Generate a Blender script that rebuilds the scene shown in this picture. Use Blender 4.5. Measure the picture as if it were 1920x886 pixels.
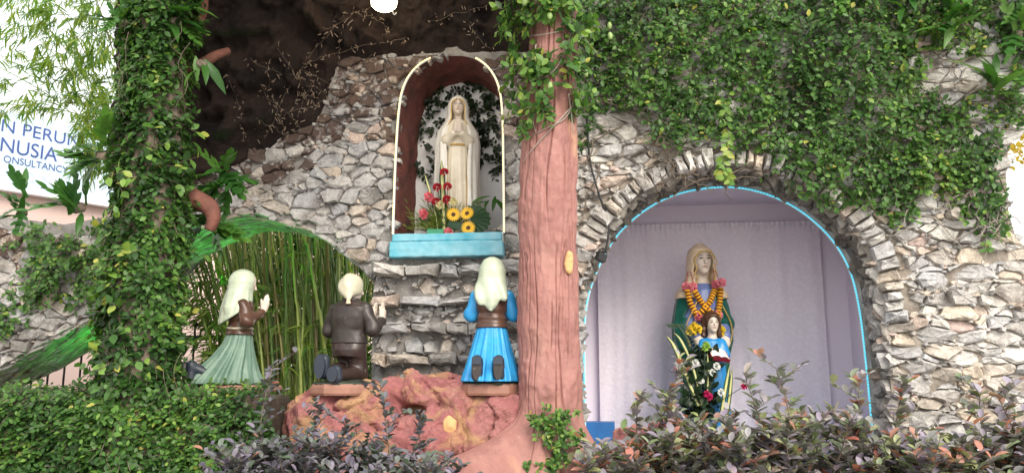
import bpy, math, random
import numpy as np
from mathutils import Vector, Matrix
from mathutils.geometry import tessellate_polygon

for _o in list(bpy.data.objects): bpy.data.objects.remove(_o)
S = bpy.context.scene
COL = S.collection
R = math.radians

# ------------------------------------------------------------------ camera
CAM_Z, PITCH, F = 1.6, R(10), 1500.0
cam = bpy.data.cameras.new('camera'); cam.sensor_width = 36; cam.lens = F / 1920 * 36
cam.clip_start = .05; cam.clip_end = 800
camo = bpy.data.objects.new('camera', cam); COL.objects.link(camo)
camo.location = (0, 0, CAM_Z); camo.rotation_euler = (R(90) + PITCH, 0, 0)
S.camera = camo

# ------------------------------------------------------------------ sky, sun, exposure
SUN_EL, SUN_AZ = R(36), R(156)       # azimuth measured clockwise from +Y: light falls from behind the camera, a little from its right
w = bpy.data.worlds.new('World'); S.world = w; w.use_nodes = True
nt = w.node_tree; nt.nodes.clear()
sky = nt.nodes.new('ShaderNodeTexSky'); sky.sky_type = 'NISHITA'; sky.sun_disc = False
sky.sun_elevation = SUN_EL; sky.sun_rotation = SUN_AZ
sky.air_density = 1.; sky.dust_density = 2.; sky.ozone_density = 1.
bg = nt.nodes.new('ShaderNodeBackground'); bg.inputs[1].default_value = .15
wo = nt.nodes.new('ShaderNodeOutputWorld')
# bright thin cloud over the clear sky, the same all round
tc = nt.nodes.new('ShaderNodeTexCoord'); cn = nt.nodes.new('ShaderNodeTexNoise'); cn.inputs['Scale'].default_value = 2.2; cn.inputs['Detail'].default_value = 6
cr = nt.nodes.new('ShaderNodeMapRange'); cr.inputs[1].default_value = .3; cr.inputs[2].default_value = .7; cr.inputs[3].default_value = .7; cr.inputs[4].default_value = .95
cm = nt.nodes.new('ShaderNodeMix'); cm.data_type = 'RGBA'; cm.inputs[7].default_value = (5.8, 5.7, 5.5, 1)
nt.links.new(tc.outputs['Generated'], cn.inputs['Vector']); nt.links.new(cn.outputs[0], cr.inputs[0]); nt.links.new(cr.outputs[0], cm.inputs[0])
nt.links.new(sky.outputs[0], cm.inputs[6]); nt.links.new(cm.outputs[2], bg.inputs[0]); nt.links.new(bg.outputs[0], wo.inputs[0])
sun = bpy.data.lights.new('sun', 'SUN'); sun.energy = 1.4; sun.angle = R(30); sun.color = (1, .92, .8)
suno = bpy.data.objects.new('sun', sun); COL.objects.link(suno)
sd = Vector((math.sin(SUN_AZ) * math.cos(SUN_EL), math.cos(SUN_AZ) * math.cos(SUN_EL), math.sin(SUN_EL)))
suno.rotation_euler = sd.to_track_quat('Z', 'Y').to_euler(); suno.location = sd * 30
S.view_settings.view_transform = 'Standard'; S.view_settings.look = 'None'
S.view_settings.gamma = 1; S.view_settings.use_curve_mapping = False
S.view_settings.exposure = 1.25

# ------------------------------------------------------------------ geometry helpers
rng = random.Random(7)
nr = np.random.default_rng(7)
def ray(px, py):
    u, v = (px - 960) / F, (443 - py) / F
    return u, math.cos(PITCH) - v * math.sin(PITCH), math.sin(PITCH) + v * math.cos(PITCH)
def at(px, py, Y):
    """a point of the place that stands at depth Y"""
    a, b, c = ray(px, py); t = Y / b
    return Vector((a * t, Y, CAM_Z + c * t))
# the grotto wall is one plane, turned 7 degrees: y = 6.5 - .12 x
WS = .12; WN = math.sqrt(1 + WS * WS)
WE = Vector((1, -WS, 0)) / WN; WO = Vector((0, 6.5, 0)); WNRM = Vector((-WS, -1, 0)) / WN
def L(s, z, off=0.): return WO + WE * s + WNRM * off + Vector((0, 0, z))
def wl(px, py, off=0.):
    a, b, c = ray(px, py); t = (6.5 - off * WN) / (b + WS * a)
    p = Vector((a * t, b * t, CAM_Z + c * t)); q = p - WO - WNRM * off
    return (q.dot(WE), p.z)
def wlp(pts, off=0.): return [wl(x, y, off) for x, y in pts]
def Ln(sz, off):
    sz = np.asarray(sz, float); off = np.broadcast_to(np.asarray(off, float), sz.shape[:1])
    return np.array(WO)[None] + sz[:, :1] * np.array(WE)[None] + off[:, None] * np.array(WNRM)[None] + np.c_[np.zeros((len(sz), 2)), sz[:, 1]]

def _hash(ix, iy, iz, s):
    n = (ix * 374761393 + iy * 668265263 + iz * 1274126177 + s * 974634777) & 0xffffffff
    n = ((n ^ (n >> 13)) * 1274126177) & 0xffffffff
    n = ((n ^ (n >> 16)) * 2246822519) & 0xffffffff
    return ((n ^ (n >> 15)) & 0xffff) / 32767.5 - 1
def noise(P, scale=1., seed=0):
    P = np.asarray(P, float) * scale; i = np.floor(P).astype(np.int64); f = P - i; f = f * f * (3 - 2 * f)
    o = 0
    for dx in (0, 1):
        for dy in (0, 1):
            for dz in (0, 1):
                wgt = (f[:, 0] if dx else 1 - f[:, 0]) * (f[:, 1] if dy else 1 - f[:, 1]) * (f[:, 2] if dz else 1 - f[:, 2])
                o = o + wgt * _hash(i[:, 0] + dx, i[:, 1] + dy, i[:, 2] + dz, seed)
    return o
def fbm(P, scale=1., oct=4, seed=0, gain=.5):
    o, a = 0, 1.
    for k in range(oct):
        o = o + a * noise(P, scale, seed + k * 17); scale *= 2.03; a *= gain
    return o
def ridged(P, scale, oct=3, seed=0):
    o, a = 0, 1.
    for k in range(oct):
        o = o + a * (1 - np.abs(noise(P, scale, seed + k * 31)) * 2); scale *= 2.1; a *= .5
    return o

# ---- mesh makers
def mesh_np(name, V, F_, smooth=False, rnd=None):
    """V (n,3) array, F_ (m,k) array of equal-sided faces, or a list of faces"""
    me = bpy.data.meshes.new(name)
    V = np.ascontiguousarray(V, np.float32)
    if isinstance(F_, np.ndarray):
        m, k = F_.shape
        me.vertices.add(len(V)); me.vertices.foreach_set('co', V.ravel())
        me.loops.add(m * k); me.loops.foreach_set('vertex_index', F_.astype(np.int32).ravel())
        me.polygons.add(m); me.polygons.foreach_set('loop_start', np.arange(0, m * k, k, dtype=np.int32))
        me.update(calc_edges=True)
    else:
        me.from_pydata(V.tolist(), [], F_)
    if smooth: me.polygons.foreach_set('use_smooth', np.ones(len(me.polygons), bool))
    if rnd is not None:
        a = me.attributes.new('rnd', 'FLOAT', 'POINT'); a.data.foreach_set('value', np.ascontiguousarray(rnd, np.float32))
    me.validate()
    return me
class MB:
    """collects shapes for ONE mesh"""
    def __init__(s): s.v = []; s.f = []; s.r = []
    def add(s, V, Fs, rnd=0.):
        b = len(s.v); s.v += [tuple(map(float, p)) for p in V]; s.f += [tuple(b + i for i in f) for f in Fs]
        s.r += [rnd] * (len(s.v) - b); return s
    def box(s, c, d, M=None, rnd=0.):
        V = [Vector((x * d[0] / 2, y * d[1] / 2, z * d[2] / 2)) for x in (-1, 1) for y in (-1, 1) for z in (-1, 1)]
        if M is not None: V = [M @ v for v in V]
        V = [v + Vector(c) for v in V]
        return s.add(V, [(0, 1, 3, 2), (4, 6, 7, 5), (0, 4, 5, 1), (2, 3, 7, 6), (0, 2, 6, 4), (1, 5, 7, 3)], rnd)
    def tube(s, pts, rad, n=6, cap=True, rnd=0.):
        pts = [Vector(p) for p in pts]; m = len(pts)
        if not hasattr(rad, '__len__'): rad = [rad] * m
        V = []; up = None
        for i, p in enumerate(pts):
            t = (pts[min(i + 1, m - 1)] - pts[max(i - 1, 0)]).normalized()
            if up is None: up = t.orthogonal().normalized()
            up = (up - t * up.dot(t)); up = up.normalized() if up.length > 1e-6 else t.orthogonal().normalized()
            bn = t.cross(up)
            for k in range(n):
                a = 2 * math.pi * k / n
                V.append(p + (up * math.cos(a) + bn * math.sin(a)) * rad[i])
        Fs = [(i * n + k, i * n + (k + 1) % n, (i + 1) * n + (k + 1) % n, (i + 1) * n + k) for i in range(m - 1) for k in range(n)]
        if cap: Fs += [tuple(range(n - 1, -1, -1)), tuple((m - 1) * n + k for k in range(n))]
        return s.add(V, Fs, rnd)
    def lathe(s, prof, c=(0, 0, 0), n=20, M=None, rnd=0.):
        V = []
        for r, z in prof:
            for k in range(n):
                a = 2 * math.pi * k / n; v = Vector((r * math.cos(a), r * math.sin(a), z))
                if M is not None: v = M @ v
                V.append(v + Vector(c))
        m = len(prof)
        Fs = [(i * n + k, i * n + (k + 1) % n, (i + 1) * n + (k + 1) % n, (i + 1) * n + k) for i in range(m - 1) for k in range(n)]
        Fs += [tuple(range(n - 1, -1, -1)), tuple((m - 1) * n + k for k in range(n))]
        return s.add(V, Fs, rnd)
    def mesh(s, name, smooth=False):
        me = bpy.data.meshes.new(name); me.from_pydata(s.v, [], s.f); me.update()
        if smooth: me.polygons.foreach_set('use_smooth', np.ones(len(me.polygons), bool))
        a = me.attributes.new('rnd', 'FLOAT', 'POINT'); a.data.foreach_set('value', np.array(s.r, np.float32))
        return me
def catmull(pts, k=6):
    P = [Vector(p) for p in pts]; out = []
    for i in range(len(P) - 1):
        a, b, c, d = P[max(i - 1, 0)], P[i], P[i + 1], P[min(i + 2, len(P) - 1)]
        for j in range(k):
            t = j / k
            out.append(.5 * ((2 * b) + (c - a) * t + (2 * a - 5 * b + 4 * c - d) * t * t + (3 * b - a - 3 * c + d) * t ** 3))
    out.append(P[-1]); return out

# ---- scene tree
WM = {}
def tag(o, label=None, cat=None, group=None, kind=None):
    for k, v in (('label', label), ('category', cat), ('group', group), ('kind', kind)):
        if v: o[k] = v
    return o
def thing(name, label, cat, loc=(0, 0, 0), rz=0., group=None):
    o = bpy.data.objects.new(name, None); COL.objects.link(o); o.empty_display_size = .1
    o.location = loc; o.rotation_euler = (0, 0, rz)
    WM[o.name] = Matrix.Translation(Vector(loc)) @ Matrix.Rotation(rz, 4, 'Z')
    return tag(o, label, cat, group)
def part(name, me, mat, parent=None, world=True, M=None):
    """one mesh object; its mesh is in world coordinates (world=True) or in its parent's"""
    if isinstance(me, MB): me = me.mesh(name)
    o = bpy.data.objects.new(name, me); COL.objects.link(o)
    if mat and not me.materials: me.materials.append(MAT[mat])
    if parent is not None:
        o.parent = parent
        if world: o.matrix_parent_inverse = WM[parent.name].inverted(); WM[o.name] = Matrix.Identity(4)
        else: WM[o.name] = WM[parent.name].copy()
    else: WM[o.name] = Matrix.Identity(4)
    if M is not None: o.matrix_basis = M; WM[o.name] = WM[o.name] @ M
    return o

# ---- leaves: arrays of position, direction (length), normal, size
def leaf_template(w=.5, fold=.18, curl=.15, secs=((.0, .04), (.28, .85), (.55, 1.), (.82, .55), (1., .02)), lobes=0):
    V = []; Fs = []
    for t, ww in secs:
        z = -curl * t * t
        V += [(-w / 2 * ww, t, z + fold * ww * w), (0, t, z), (w / 2 * ww, t, z + fold * ww * w)]
    for i in range(len(secs) - 1):
        b = i * 3
        Fs += [(b, b + 1, b + 4, b + 3), (b + 1, b + 2, b + 5, b + 4)]
    return np.array(V), np.array(Fs)
def frames(dirs, nrm):
    d = dirs / np.linalg.norm(dirs, axis=1)[:, None]
    x = np.cross(d, nrm); x /= np.linalg.norm(x, axis=1)[:, None] + 1e-9
    z = np.cross(x, d)
    return np.stack([x, d, z], 2)                    # columns x, y, z
def leaves_mesh(name, tpl, pos, dirs, nrm, size, rnd):
    V, Fs = tpl; Fm = frames(dirs, nrm)
    A = np.einsum('nij,kj->nki', Fm, V) * size[:, None, None] + pos[:, None]
    n, k = A.shape[:2]
    FF = (Fs[None] + (np.arange(n) * k)[:, None, None]).reshape(-1, 4)
    return mesh_np(name, A.reshape(-1, 3), FF, True, np.repeat(rnd, k))
def emit_leaves(parent, tpl, pos, dirs, nrm, size, mat, n_ind=0, rnd=None, name='leaf', stuff='small_leaves', score=None):
    """the n_ind largest as single leaf objects, the rest as one part"""
    pos, dirs, nrm, size = (np.asarray(a, float) for a in (pos, dirs, nrm, size))
    if rnd is None: rnd = nr.random(len(pos))
    order = np.argsort(-(size if score is None else score)); ind, rest = order[:n_ind], order[n_ind:]
    if len(ind):
        V, Fs = tpl; me = mesh_np(name, V, Fs, True); me.materials.append(MAT[mat + '_one'])
        Fm = frames(dirs[ind], nrm[ind]); inv = WM[parent.name].inverted()
        for q, i in enumerate(ind):
            o = bpy.data.objects.new(name, me); COL.objects.link(o); o.parent = parent; o.matrix_parent_inverse = inv
            m = Matrix(Fm[q].tolist()).to_4x4() @ Matrix.Scale(float(size[i]), 4); m.translation = pos[i]
            o.matrix_basis = m
    if len(rest):
        o = part(stuff, leaves_mesh(stuff, tpl, pos[rest], dirs[rest], nrm[rest], size[rest], rnd[rest]), mat, parent)
        o['kind'] = 'stuff'

# ---- signed distance modelling (surface nets)
def cap(P, a, b, ra, rb):
    a, b = np.array(a, np.float32), np.array(b, np.float32); ba = b - a
    t = np.clip(((P - a) @ ba) / (ba @ ba), 0, 1)
    return np.linalg.norm(P - a - t[:, None] * ba, axis=1) - (ra + (rb - ra) * t)
def ell(P, c, r):
    q = (P - np.array(c, np.float32)); r = np.array(r, np.float32)
    k0 = np.linalg.norm(q / r, axis=1); k1 = np.linalg.norm(q / r ** 2, axis=1)
    return k0 * (k0 - 1) / np.maximum(k1, 1e-6)
def smin(a, b, k=.02):
    h = np.maximum(k - np.abs(a - b), 0) / k
    return np.minimum(a, b) - h * h * k * .25
def smax(a, b, k=.02): return -smin(-a, -b, k)
def U(*ds, k=.02):
    o = ds[0]
    for d in ds[1:]: o = smin(o, d, k)
    return o
def loft(P, zs, rx, ry, cx=0., cy=0., pl=0, amp=0., ph=0., e=2., wob=.0):
    """stack of ellipses along z, with pl pleats whose depth amp may vary with z"""
    z = P[:, 2]; it = lambda a: np.interp(z, zs, a) if hasattr(a, '__len__') else a
    X, Y = P[:, 0] - it(cx), P[:, 1] - it(cy); a, b = it(rx), it(ry)
    k = (np.abs(X / a) ** e + np.abs(Y / b) ** e) ** (1 / e)
    if pl:
        th = np.arctan2(Y / b, X / a)
        k = k / (1 + it(amp) * (.7 * np.cos(pl * th + ph + 5 * wob * np.sin(3 * th + 9 * z)) + .3 * np.cos((pl * 1.7 // 1) * th + 2)))
    d = (k - 1) * np.minimum(a, b) * .9
    return np.maximum(d, np.maximum(zs[0] - z, z - zs[-1]))
def nets(name, f, lo, hi, h, smooth=True):
    ax = [np.arange(lo[i], hi[i] + h, h, dtype=np.float32) for i in range(3)]
    n = [len(a) for a in ax]
    G = np.stack(np.meshgrid(*ax, indexing='ij'), -1).reshape(-1, 3)
    D = np.asarray(f(G), np.float32).reshape(n)
    D[0] = D[-1] = 1; D[:, 0] = D[:, -1] = 1; D[:, :, 0] = D[:, :, -1] = 1
    ins = D < 0
    cn = [(a, b, c) for a in (0, 1) for b in (0, 1) for c in (0, 1)]
    sl = lambda A, c: A[c[0]:n[0] - 1 + c[0], c[1]:n[1] - 1 + c[1], c[2]:n[2] - 1 + c[2]]
    cnt = sum(sl(ins, c).astype(np.int8) for c in cn); act = (cnt > 0) & (cnt < 8)
    idx = np.argwhere(act); ids = -np.ones(act.shape, np.int64); ids[act] = np.arange(len(idx))
    acc = np.zeros((len(idx), 3)); num = np.zeros(len(idx))
    val = {c: D[idx[:, 0] + c[0], idx[:, 1] + c[1], idx[:, 2] + c[2]] for c in cn}
    for c in cn:
        for k in range(3):
            if c[k]: continue
            c2 = tuple(1 if j == k else c[j] for j in range(3)); a, b = val[c], val[c2]
            m = (a < 0) != (b < 0); t = np.where(m, a / np.where(m, a - b, 1), 0)
            p = np.array(c, float)[None].repeat(len(idx), 0); p[:, k] += t
            acc += p * m[:, None]; num += m
    V = (idx + acc / np.maximum(num, 1)[:, None]) * h + np.array(lo)
    Q = []
    for k in range(3):
        i, j = [a for a in range(3) if a != k]
        s0 = [slice(None)] * 3; s1 = [slice(None)] * 3; s0[k] = slice(0, -1); s1[k] = slice(1, None)
        A, B = ins[tuple(s0)], ins[tuple(s1)]
        e = np.argwhere(A != B); e = e[(e[:, i] > 0) & (e[:, j] > 0) & (e[:, i] < n[i] - 1) & (e[:, j] < n[j] - 1)]
        fl = A[e[:, 0], e[:, 1], e[:, 2]]
        def g(di, dj):
            q = e.copy(); q[:, i] += di; q[:, j] += dj; return ids[q[:, 0], q[:, 1], q[:, 2]]
        q = np.stack([g(-1, -1), g(0, -1), g(0, 0), g(-1, 0)], 1)
        flip = fl if k != 1 else ~fl
        q[~flip] = q[~flip][:, ::-1]; Q.append(q)
    return mesh_np(name, V, np.concatenate(Q), smooth)

def rough_box(name, c, d, M_, amp=.006, h=.009, seed=1):
    """a worn block: rounded, slightly uneven edges"""
    hd = np.array(d) / 2
    def f(P):
        q = np.abs(P) - (hd - .008); o = np.linalg.norm(np.maximum(q, 0), axis=1) + np.minimum(q.max(1), 0) - .008
        return o + amp * fbm(P + 3.1, 13, 4, seed)
    me = nets(name, f, -hd - .03, hd + .03, h)
    me.transform(Matrix.Translation(c) @ M_.to_4x4()); return me
# ------------------------------------------------------------------ materials
MAT = {}
def material(name):
    m = bpy.data.materials.new(name); m.use_nodes = True; MAT[name] = m
    n = m.node_tree; b = n.nodes['Principled BSDF']
    return m, n, b, n.links.new
def ramp(n, fac, stops, link, mode='LINEAR'):
    r = n.nodes.new('ShaderNodeValToRGB'); r.color_ramp.interpolation = mode
    e = r.color_ramp.elements
    while len(e) < len(stops): e.new(.5)
    for q, (p, c) in zip(e, stops): q.position = p; q.color = (*c, 1)
    link(fac, r.inputs[0]); return r.outputs[0]
def noise_tex(n, co, scale, link, detail=6, rough=.6, dist=0.):
    t = n.nodes.new('ShaderNodeTexNoise'); t.inputs['Scale'].default_value = scale; t.inputs['Detail'].default_value = detail
    t.inputs['Roughness'].default_value = rough; t.inputs['Distortion'].default_value = dist
    if co is not None: link(co, t.inputs['Vector'])
    return t.outputs[0]
def mixc(n, fac, a, b, link, mode='MIX'):
    x = n.nodes.new('ShaderNodeMix'); x.data_type = 'RGBA'; x.blend_type = mode
    for s, v in ((0, fac), (6, a), (7, b)):
        if hasattr(v, 'is_linked'): link(v, x.inputs[s])
        elif isinstance(v, tuple): x.inputs[s].default_value = (*v, 1)
        else: x.inputs[s].default_value = v
    return x.outputs[2]
def bump(n, h, strength, dist, link, prev=None):
    b = n.nodes.new('ShaderNodeBump'); b.inputs['Strength'].default_value = strength; b.inputs['Distance'].default_value = dist
    link(h, b.inputs['Height'])
    if prev is not None: link(prev, b.inputs['Normal'])
    return b.outputs[0]
def coords(n, which='Object'):
    return n.nodes.new('ShaderNodeTexCoord').outputs[which]
def geo_pos(n): return n.nodes.new('ShaderNodeNewGeometry').outputs['Position']
def rnd_src(n, one):
    if one: return n.nodes.new('ShaderNodeObjectInfo').outputs['Random']
    a = n.nodes.new('ShaderNodeAttribute'); a.attribute_name = 'rnd'; return a.outputs['Fac']
def plain(name, c1, c2=None, scale=6., rough=.6, bs=40., bst=.15, bd=.01, spec=.4, metal=0., detail=6, coat=0.):
    m, n, b, link = material(name); co = geo_pos(n)
    c2 = c2 or tuple(x * .75 for x in c1)
    link(ramp(n, noise_tex(n, co, scale, link, detail), [(.3, c2), (.7, c1)], link), b.inputs['Base Color'])
    b.inputs['Roughness'].default_value = rough; b.inputs['Specular IOR Level'].default_value = spec; b.inputs['Metallic'].default_value = metal
    if coat: b.inputs['Coat Weight'].default_value = coat; b.inputs['Coat Roughness'].default_value = .2
    if bst: link(bump(n, noise_tex(n, co, bs, link, 5), bst, bd, link), b.inputs['Normal'])
    return m
def glow(name, col, st):
    m, n, b, link = material(name); b.inputs['Base Color'].default_value = (*col, 1)
    b.inputs['Emission Color'].default_value = (*col, 1); b.inputs['Emission Strength'].default_value = st
def leafmat(name, stops, rough=.42, trans=.25, spec=.35):
    for one in (0, 1):
        m, n, b, link = material(name + ('_one' if one else ''))
        r = rnd_src(n, one); c = ramp(n, r, stops, link)
        c = mixc(n, .35, c, ramp(n, noise_tex(n, geo_pos(n), 30, link, 3), [(.3, (.55, .55, .55)), (.7, (1.3, 1.3, 1.3))], link), link, 'MULTIPLY')
        link(c, b.inputs['Base Color']); b.inputs['Roughness'].default_value = rough; b.inputs['Specular IOR Level'].default_value = spec
        t = n.nodes.new('ShaderNodeBsdfTranslucent'); link(mixc(n, 1., c, (1.25, 1.35, .6), link, 'MULTIPLY'), t.inputs[0])
        ms = n.nodes.new('ShaderNodeMixShader'); ms.inputs[0].default_value = trans
        link(b.outputs[0], ms.inputs[1]); link(t.outputs[0], ms.inputs[2])
        link(ms.outputs[0], n.nodes['Material Output'].inputs[0])
def stonemat(name, stops, paint=None, pcut=(.45, .6), dirt=(.12, .1, .08)):
    for one in (0, 1):
        m, n, b, link = material(name + ('_one' if one else '')); co = geo_pos(n)
        c = ramp(n, rnd_src(n, one), stops, link, 'LINEAR')
        g = noise_tex(n, co, 9, link, 8, .7, .6)
        c = mixc(n, .75, c, ramp(n, g, [(.3, (.5, .49, .48)), (.5, (.95, .95, .95)), (.72, (1.35, 1.33, 1.3))], link), link, 'MULTIPLY')
        f = noise_tex(n, co, 55, link, 6, .75)
        c = mixc(n, .5, c, ramp(n, f, [(.32, (.45, .43, .4)), (.5, (1, 1, 1)), (.7, (1.25, 1.25, 1.25))], link), link, 'MULTIPLY')
        v = n.nodes.new('ShaderNodeTexVoronoi'); v.feature = 'DISTANCE_TO_EDGE'; v.inputs['Scale'].default_value = 14
        wv = n.nodes.new('ShaderNodeVectorMath'); wv.operation = 'MULTIPLY_ADD'
        nc = n.nodes.new('ShaderNodeTexNoise'); nc.inputs['Scale'].default_value = 12; nc.inputs['Detail'].default_value = 4; link(co, nc.inputs['Vector'])
        link(nc.outputs[1], wv.inputs[0]); wv.inputs[1].default_value = (.22, .22, .22); link(co, wv.inputs[2]); link(wv.outputs[0], v.inputs['Vector'])
        crack = ramp(n, v.outputs[0], [(.0, (0, 0, 0)), (.05, (1, 1, 1))], link)
        c = mixc(n, .22, c, crack, link, 'MULTIPLY')
        c = mixc(n, ramp(n, noise_tex(n, co, 3.1, link, 7, .65), [(.5, (0, 0, 0)), (.68, (.75, .75, .75))], link), c, dirt, link)
        if paint:
            c = mixc(n, ramp(n, noise_tex(n, co, 7, link, 9, .72), [(pcut[0], (.92,) * 3), (pcut[1], (0, 0, 0))], link), c, paint, link)
        link(c, b.inputs['Base Color']); b.inputs['Roughness'].default_value = .85; b.inputs['Specular IOR Level'].default_value = .25
        h1 = bump(n, g, .7, .03, link); h2 = bump(n, f, .6, .008, link, h1); link(bump(n, crack, .35, .006, link, h2), b.inputs['Normal'])

GREY = [(0., (.36, .345, .33)), (.2, (.50, .48, .46)), (.4, (.42, .42, .43)), (.6, (.60, .57, .53)), (.75, (.40, .40, .41)), (.9, (.58, .50, .42)), (1., (.52, .41, .36))]
PALE = [(0., (.42, .40, .38)), (.2, (.62, .59, .55)), (.4, (.50, .50, .51)), (.6, (.70, .67, .62)), (.75, (.47, .46, .46)), (.9, (.66, .57, .46)), (1., (.62, .48, .44))]
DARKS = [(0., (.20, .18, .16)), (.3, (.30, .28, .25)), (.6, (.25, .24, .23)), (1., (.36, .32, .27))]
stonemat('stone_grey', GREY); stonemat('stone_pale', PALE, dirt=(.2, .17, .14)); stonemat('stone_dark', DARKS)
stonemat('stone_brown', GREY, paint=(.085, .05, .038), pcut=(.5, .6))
plain('mortar', (.40, .35, .30), (.2, .17, .14), 14, .95, 60, .8, .02)
plain('mortar_grey', (.34, .32, .30), (.17, .16, .15), 14, .95, 60, .8, .02)
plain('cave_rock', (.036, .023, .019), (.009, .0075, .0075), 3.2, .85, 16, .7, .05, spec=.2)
plain('red_plaster', (.2, .06, .045), (.06, .025, .02), 7, .85, 25, .6, .03)
plain('white_wall', (.8, .8, .8), (.7, .7, .7), 4, .7)
plain('lilac_wall', (.86, .78, .87), (.82, .75, .84), 2, .7, 60, .05)
plain('blue_paint', (.30, .54, .62), (.07, .38, .5), 4.5, .5, 30, .15, detail=3)
plain('deep_blue_paint', (.03, .17, .45), (.02, .12, .35), 5, .5)
plain('earth', (.09, .065, .045), (.04, .03, .022), 8, .95, 50, .7, .03)
plain('paving', (.48, .46, .43), (.38, .36, .34), 5, .9)
plain('pink_render', (.80, .60, .55), (.76, .56, .51), 1.5, .85)
plain('sign_board', (.62, .76, .88), (.56, .71, .84), .6, .5, bst=0)
plain('sign_blue', (.06, .10, .34), rough=.5, bst=0)
plain('sign_white', (.85, .88, .9), (.82, .85, .9), rough=.5, bst=0)
plain('black_iron', (.02, .02, .022), rough=.5, bst=.1)
plain('dry_twig', (.34, .26, .2), (.2, .15, .11), 20, .9)
plain('vine_wood', (.22, .17, .13), (.1, .08, .06), 25, .9, 80, .5)
plain('root_grey', (.42, .38, .33), (.25, .21, .18), 25, .9, 80, .5)

# ================================================================== ground
g = MB(); g.add([(-120, -60, 0), (120, -60, 0), (120, 200, 0), (-120, 200, 0)], [(0, 1, 2, 3)])
tag(part('ground', g, 'paving'), kind='structure')
BED = .78
g = MB(); g.box((0, 7.3, BED / 2 + .002), (14, 6.6, BED))
tag(part('garden_bed', g, 'earth'), kind='structure')

# ================================================================== stone laying
def pip(p, poly):
    x, y = p; c = False; j = len(poly) - 1
    for i in range(len(poly)):
        xi, yi = poly[i]; xj, yj = poly[j]
        if (yi > y) != (yj > y) and x < (xj - xi) * (y - yi) / (yj - yi) + xi: c = not c
        j = i
    return c
def near_on(p, poly):
    p = np.array(p); A = np.array(poly); B = np.roll(A, -1, 0); d = B - A
    t = np.clip(((p - A) * d).sum(1) / ((d * d).sum(1) + 1e-12), 0, 1); q = A + t[:, None] * d
    i = np.argmin(((q - p) ** 2).sum(1)); return tuple(q[i])
def clip_half(poly, n, c):
    out = []
    for i in range(len(poly)):
        a, b = poly[i], poly[(i + 1) % len(poly)]
        da, db = a[0] * n[0] + a[1] * n[1] - c, b[0] * n[0] + b[1] * n[1] - c
        if da <= 0: out.append(a)
        if (da < 0) != (db < 0) and abs(da - db) > 1e-12:
            t = da / (da - db); out.append((a[0] + t * (b[0] - a[0]), a[1] + t * (b[1] - a[1])))
    return out
def cells(region, holes, cw, ch, seed, var=.5, small=.35):
    """irregular stones that fill a region: a power diagram of staggered, jittered sites"""
    rg = random.Random(seed); xs = [p[0] for p in region]; zs = [p[1] for p in region]; k = cw / ch
    sites = []; z = min(zs) - ch; row = 0
    while z < max(zs) + ch:
        x = min(xs) - cw * (1 + .5 * (row % 2))
        while x < max(xs) + cw:
            sites.append((x + rg.uniform(-.42, .42) * cw, (z + rg.uniform(-.42, .42) * ch) * k, rg.uniform(-var, var) * cw * cw * .5))
            if rg.random() < small: sites.append((x + rg.uniform(.3, .7) * cw, (z + rg.uniform(-.6, .6) * ch) * k, -rg.uniform(.3, .8) * cw * cw * .5))
            x += cw * rg.uniform(.75, 1.3)
        z += ch; row += 1
    P = np.array(sites); out = []
    for i, (x, y, w_) in enumerate(sites):
        c0 = (x, y / k)
        d2 = (P[:, 0] - x) ** 2 + (P[:, 1] - y) ** 2
        nb = np.argsort(d2)[1:22]
        poly = [(x - 2 * cw, y - 2 * cw), (x + 2 * cw, y - 2 * cw), (x + 2 * cw, y + 2 * cw), (x - 2 * cw, y + 2 * cw)]
        for j in nb:
            nx, ny = P[j, 0] - x, P[j, 1] - y
            c = ((P[j, 0] ** 2 + P[j, 1] ** 2 - P[j, 2]) - (x * x + y * y - w_)) / 2
            poly = clip_half(poly, (nx, ny), c)
            if len(poly) < 3: break
        if len(poly) < 3: continue
        poly = [(a, b / k) for a, b in poly]
        cx = sum(p[0] for p in poly) / len(poly); cz = sum(p[1] for p in poly) / len(poly)
        if not pip((cx, cz), region) or any(pip((cx, cz), h) for h in holes): continue
        q = []
        for p in poly:
            if not pip(p, region): p = near_on(p, region)
            for h in holes:
                if pip(p, h): p = near_on(p, h)
            q.append(p)
        ar = .5 * sum(q[a][0] * q[(a + 1) % len(q)][1] - q[(a + 1) % len(q)][0] * q[a][1] for a in range(len(q)))
        if abs(ar) < .05 * cw * ch: continue
        if ar < 0: q = q[::-1]
        out.append((abs(ar), q))
    return out
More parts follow.
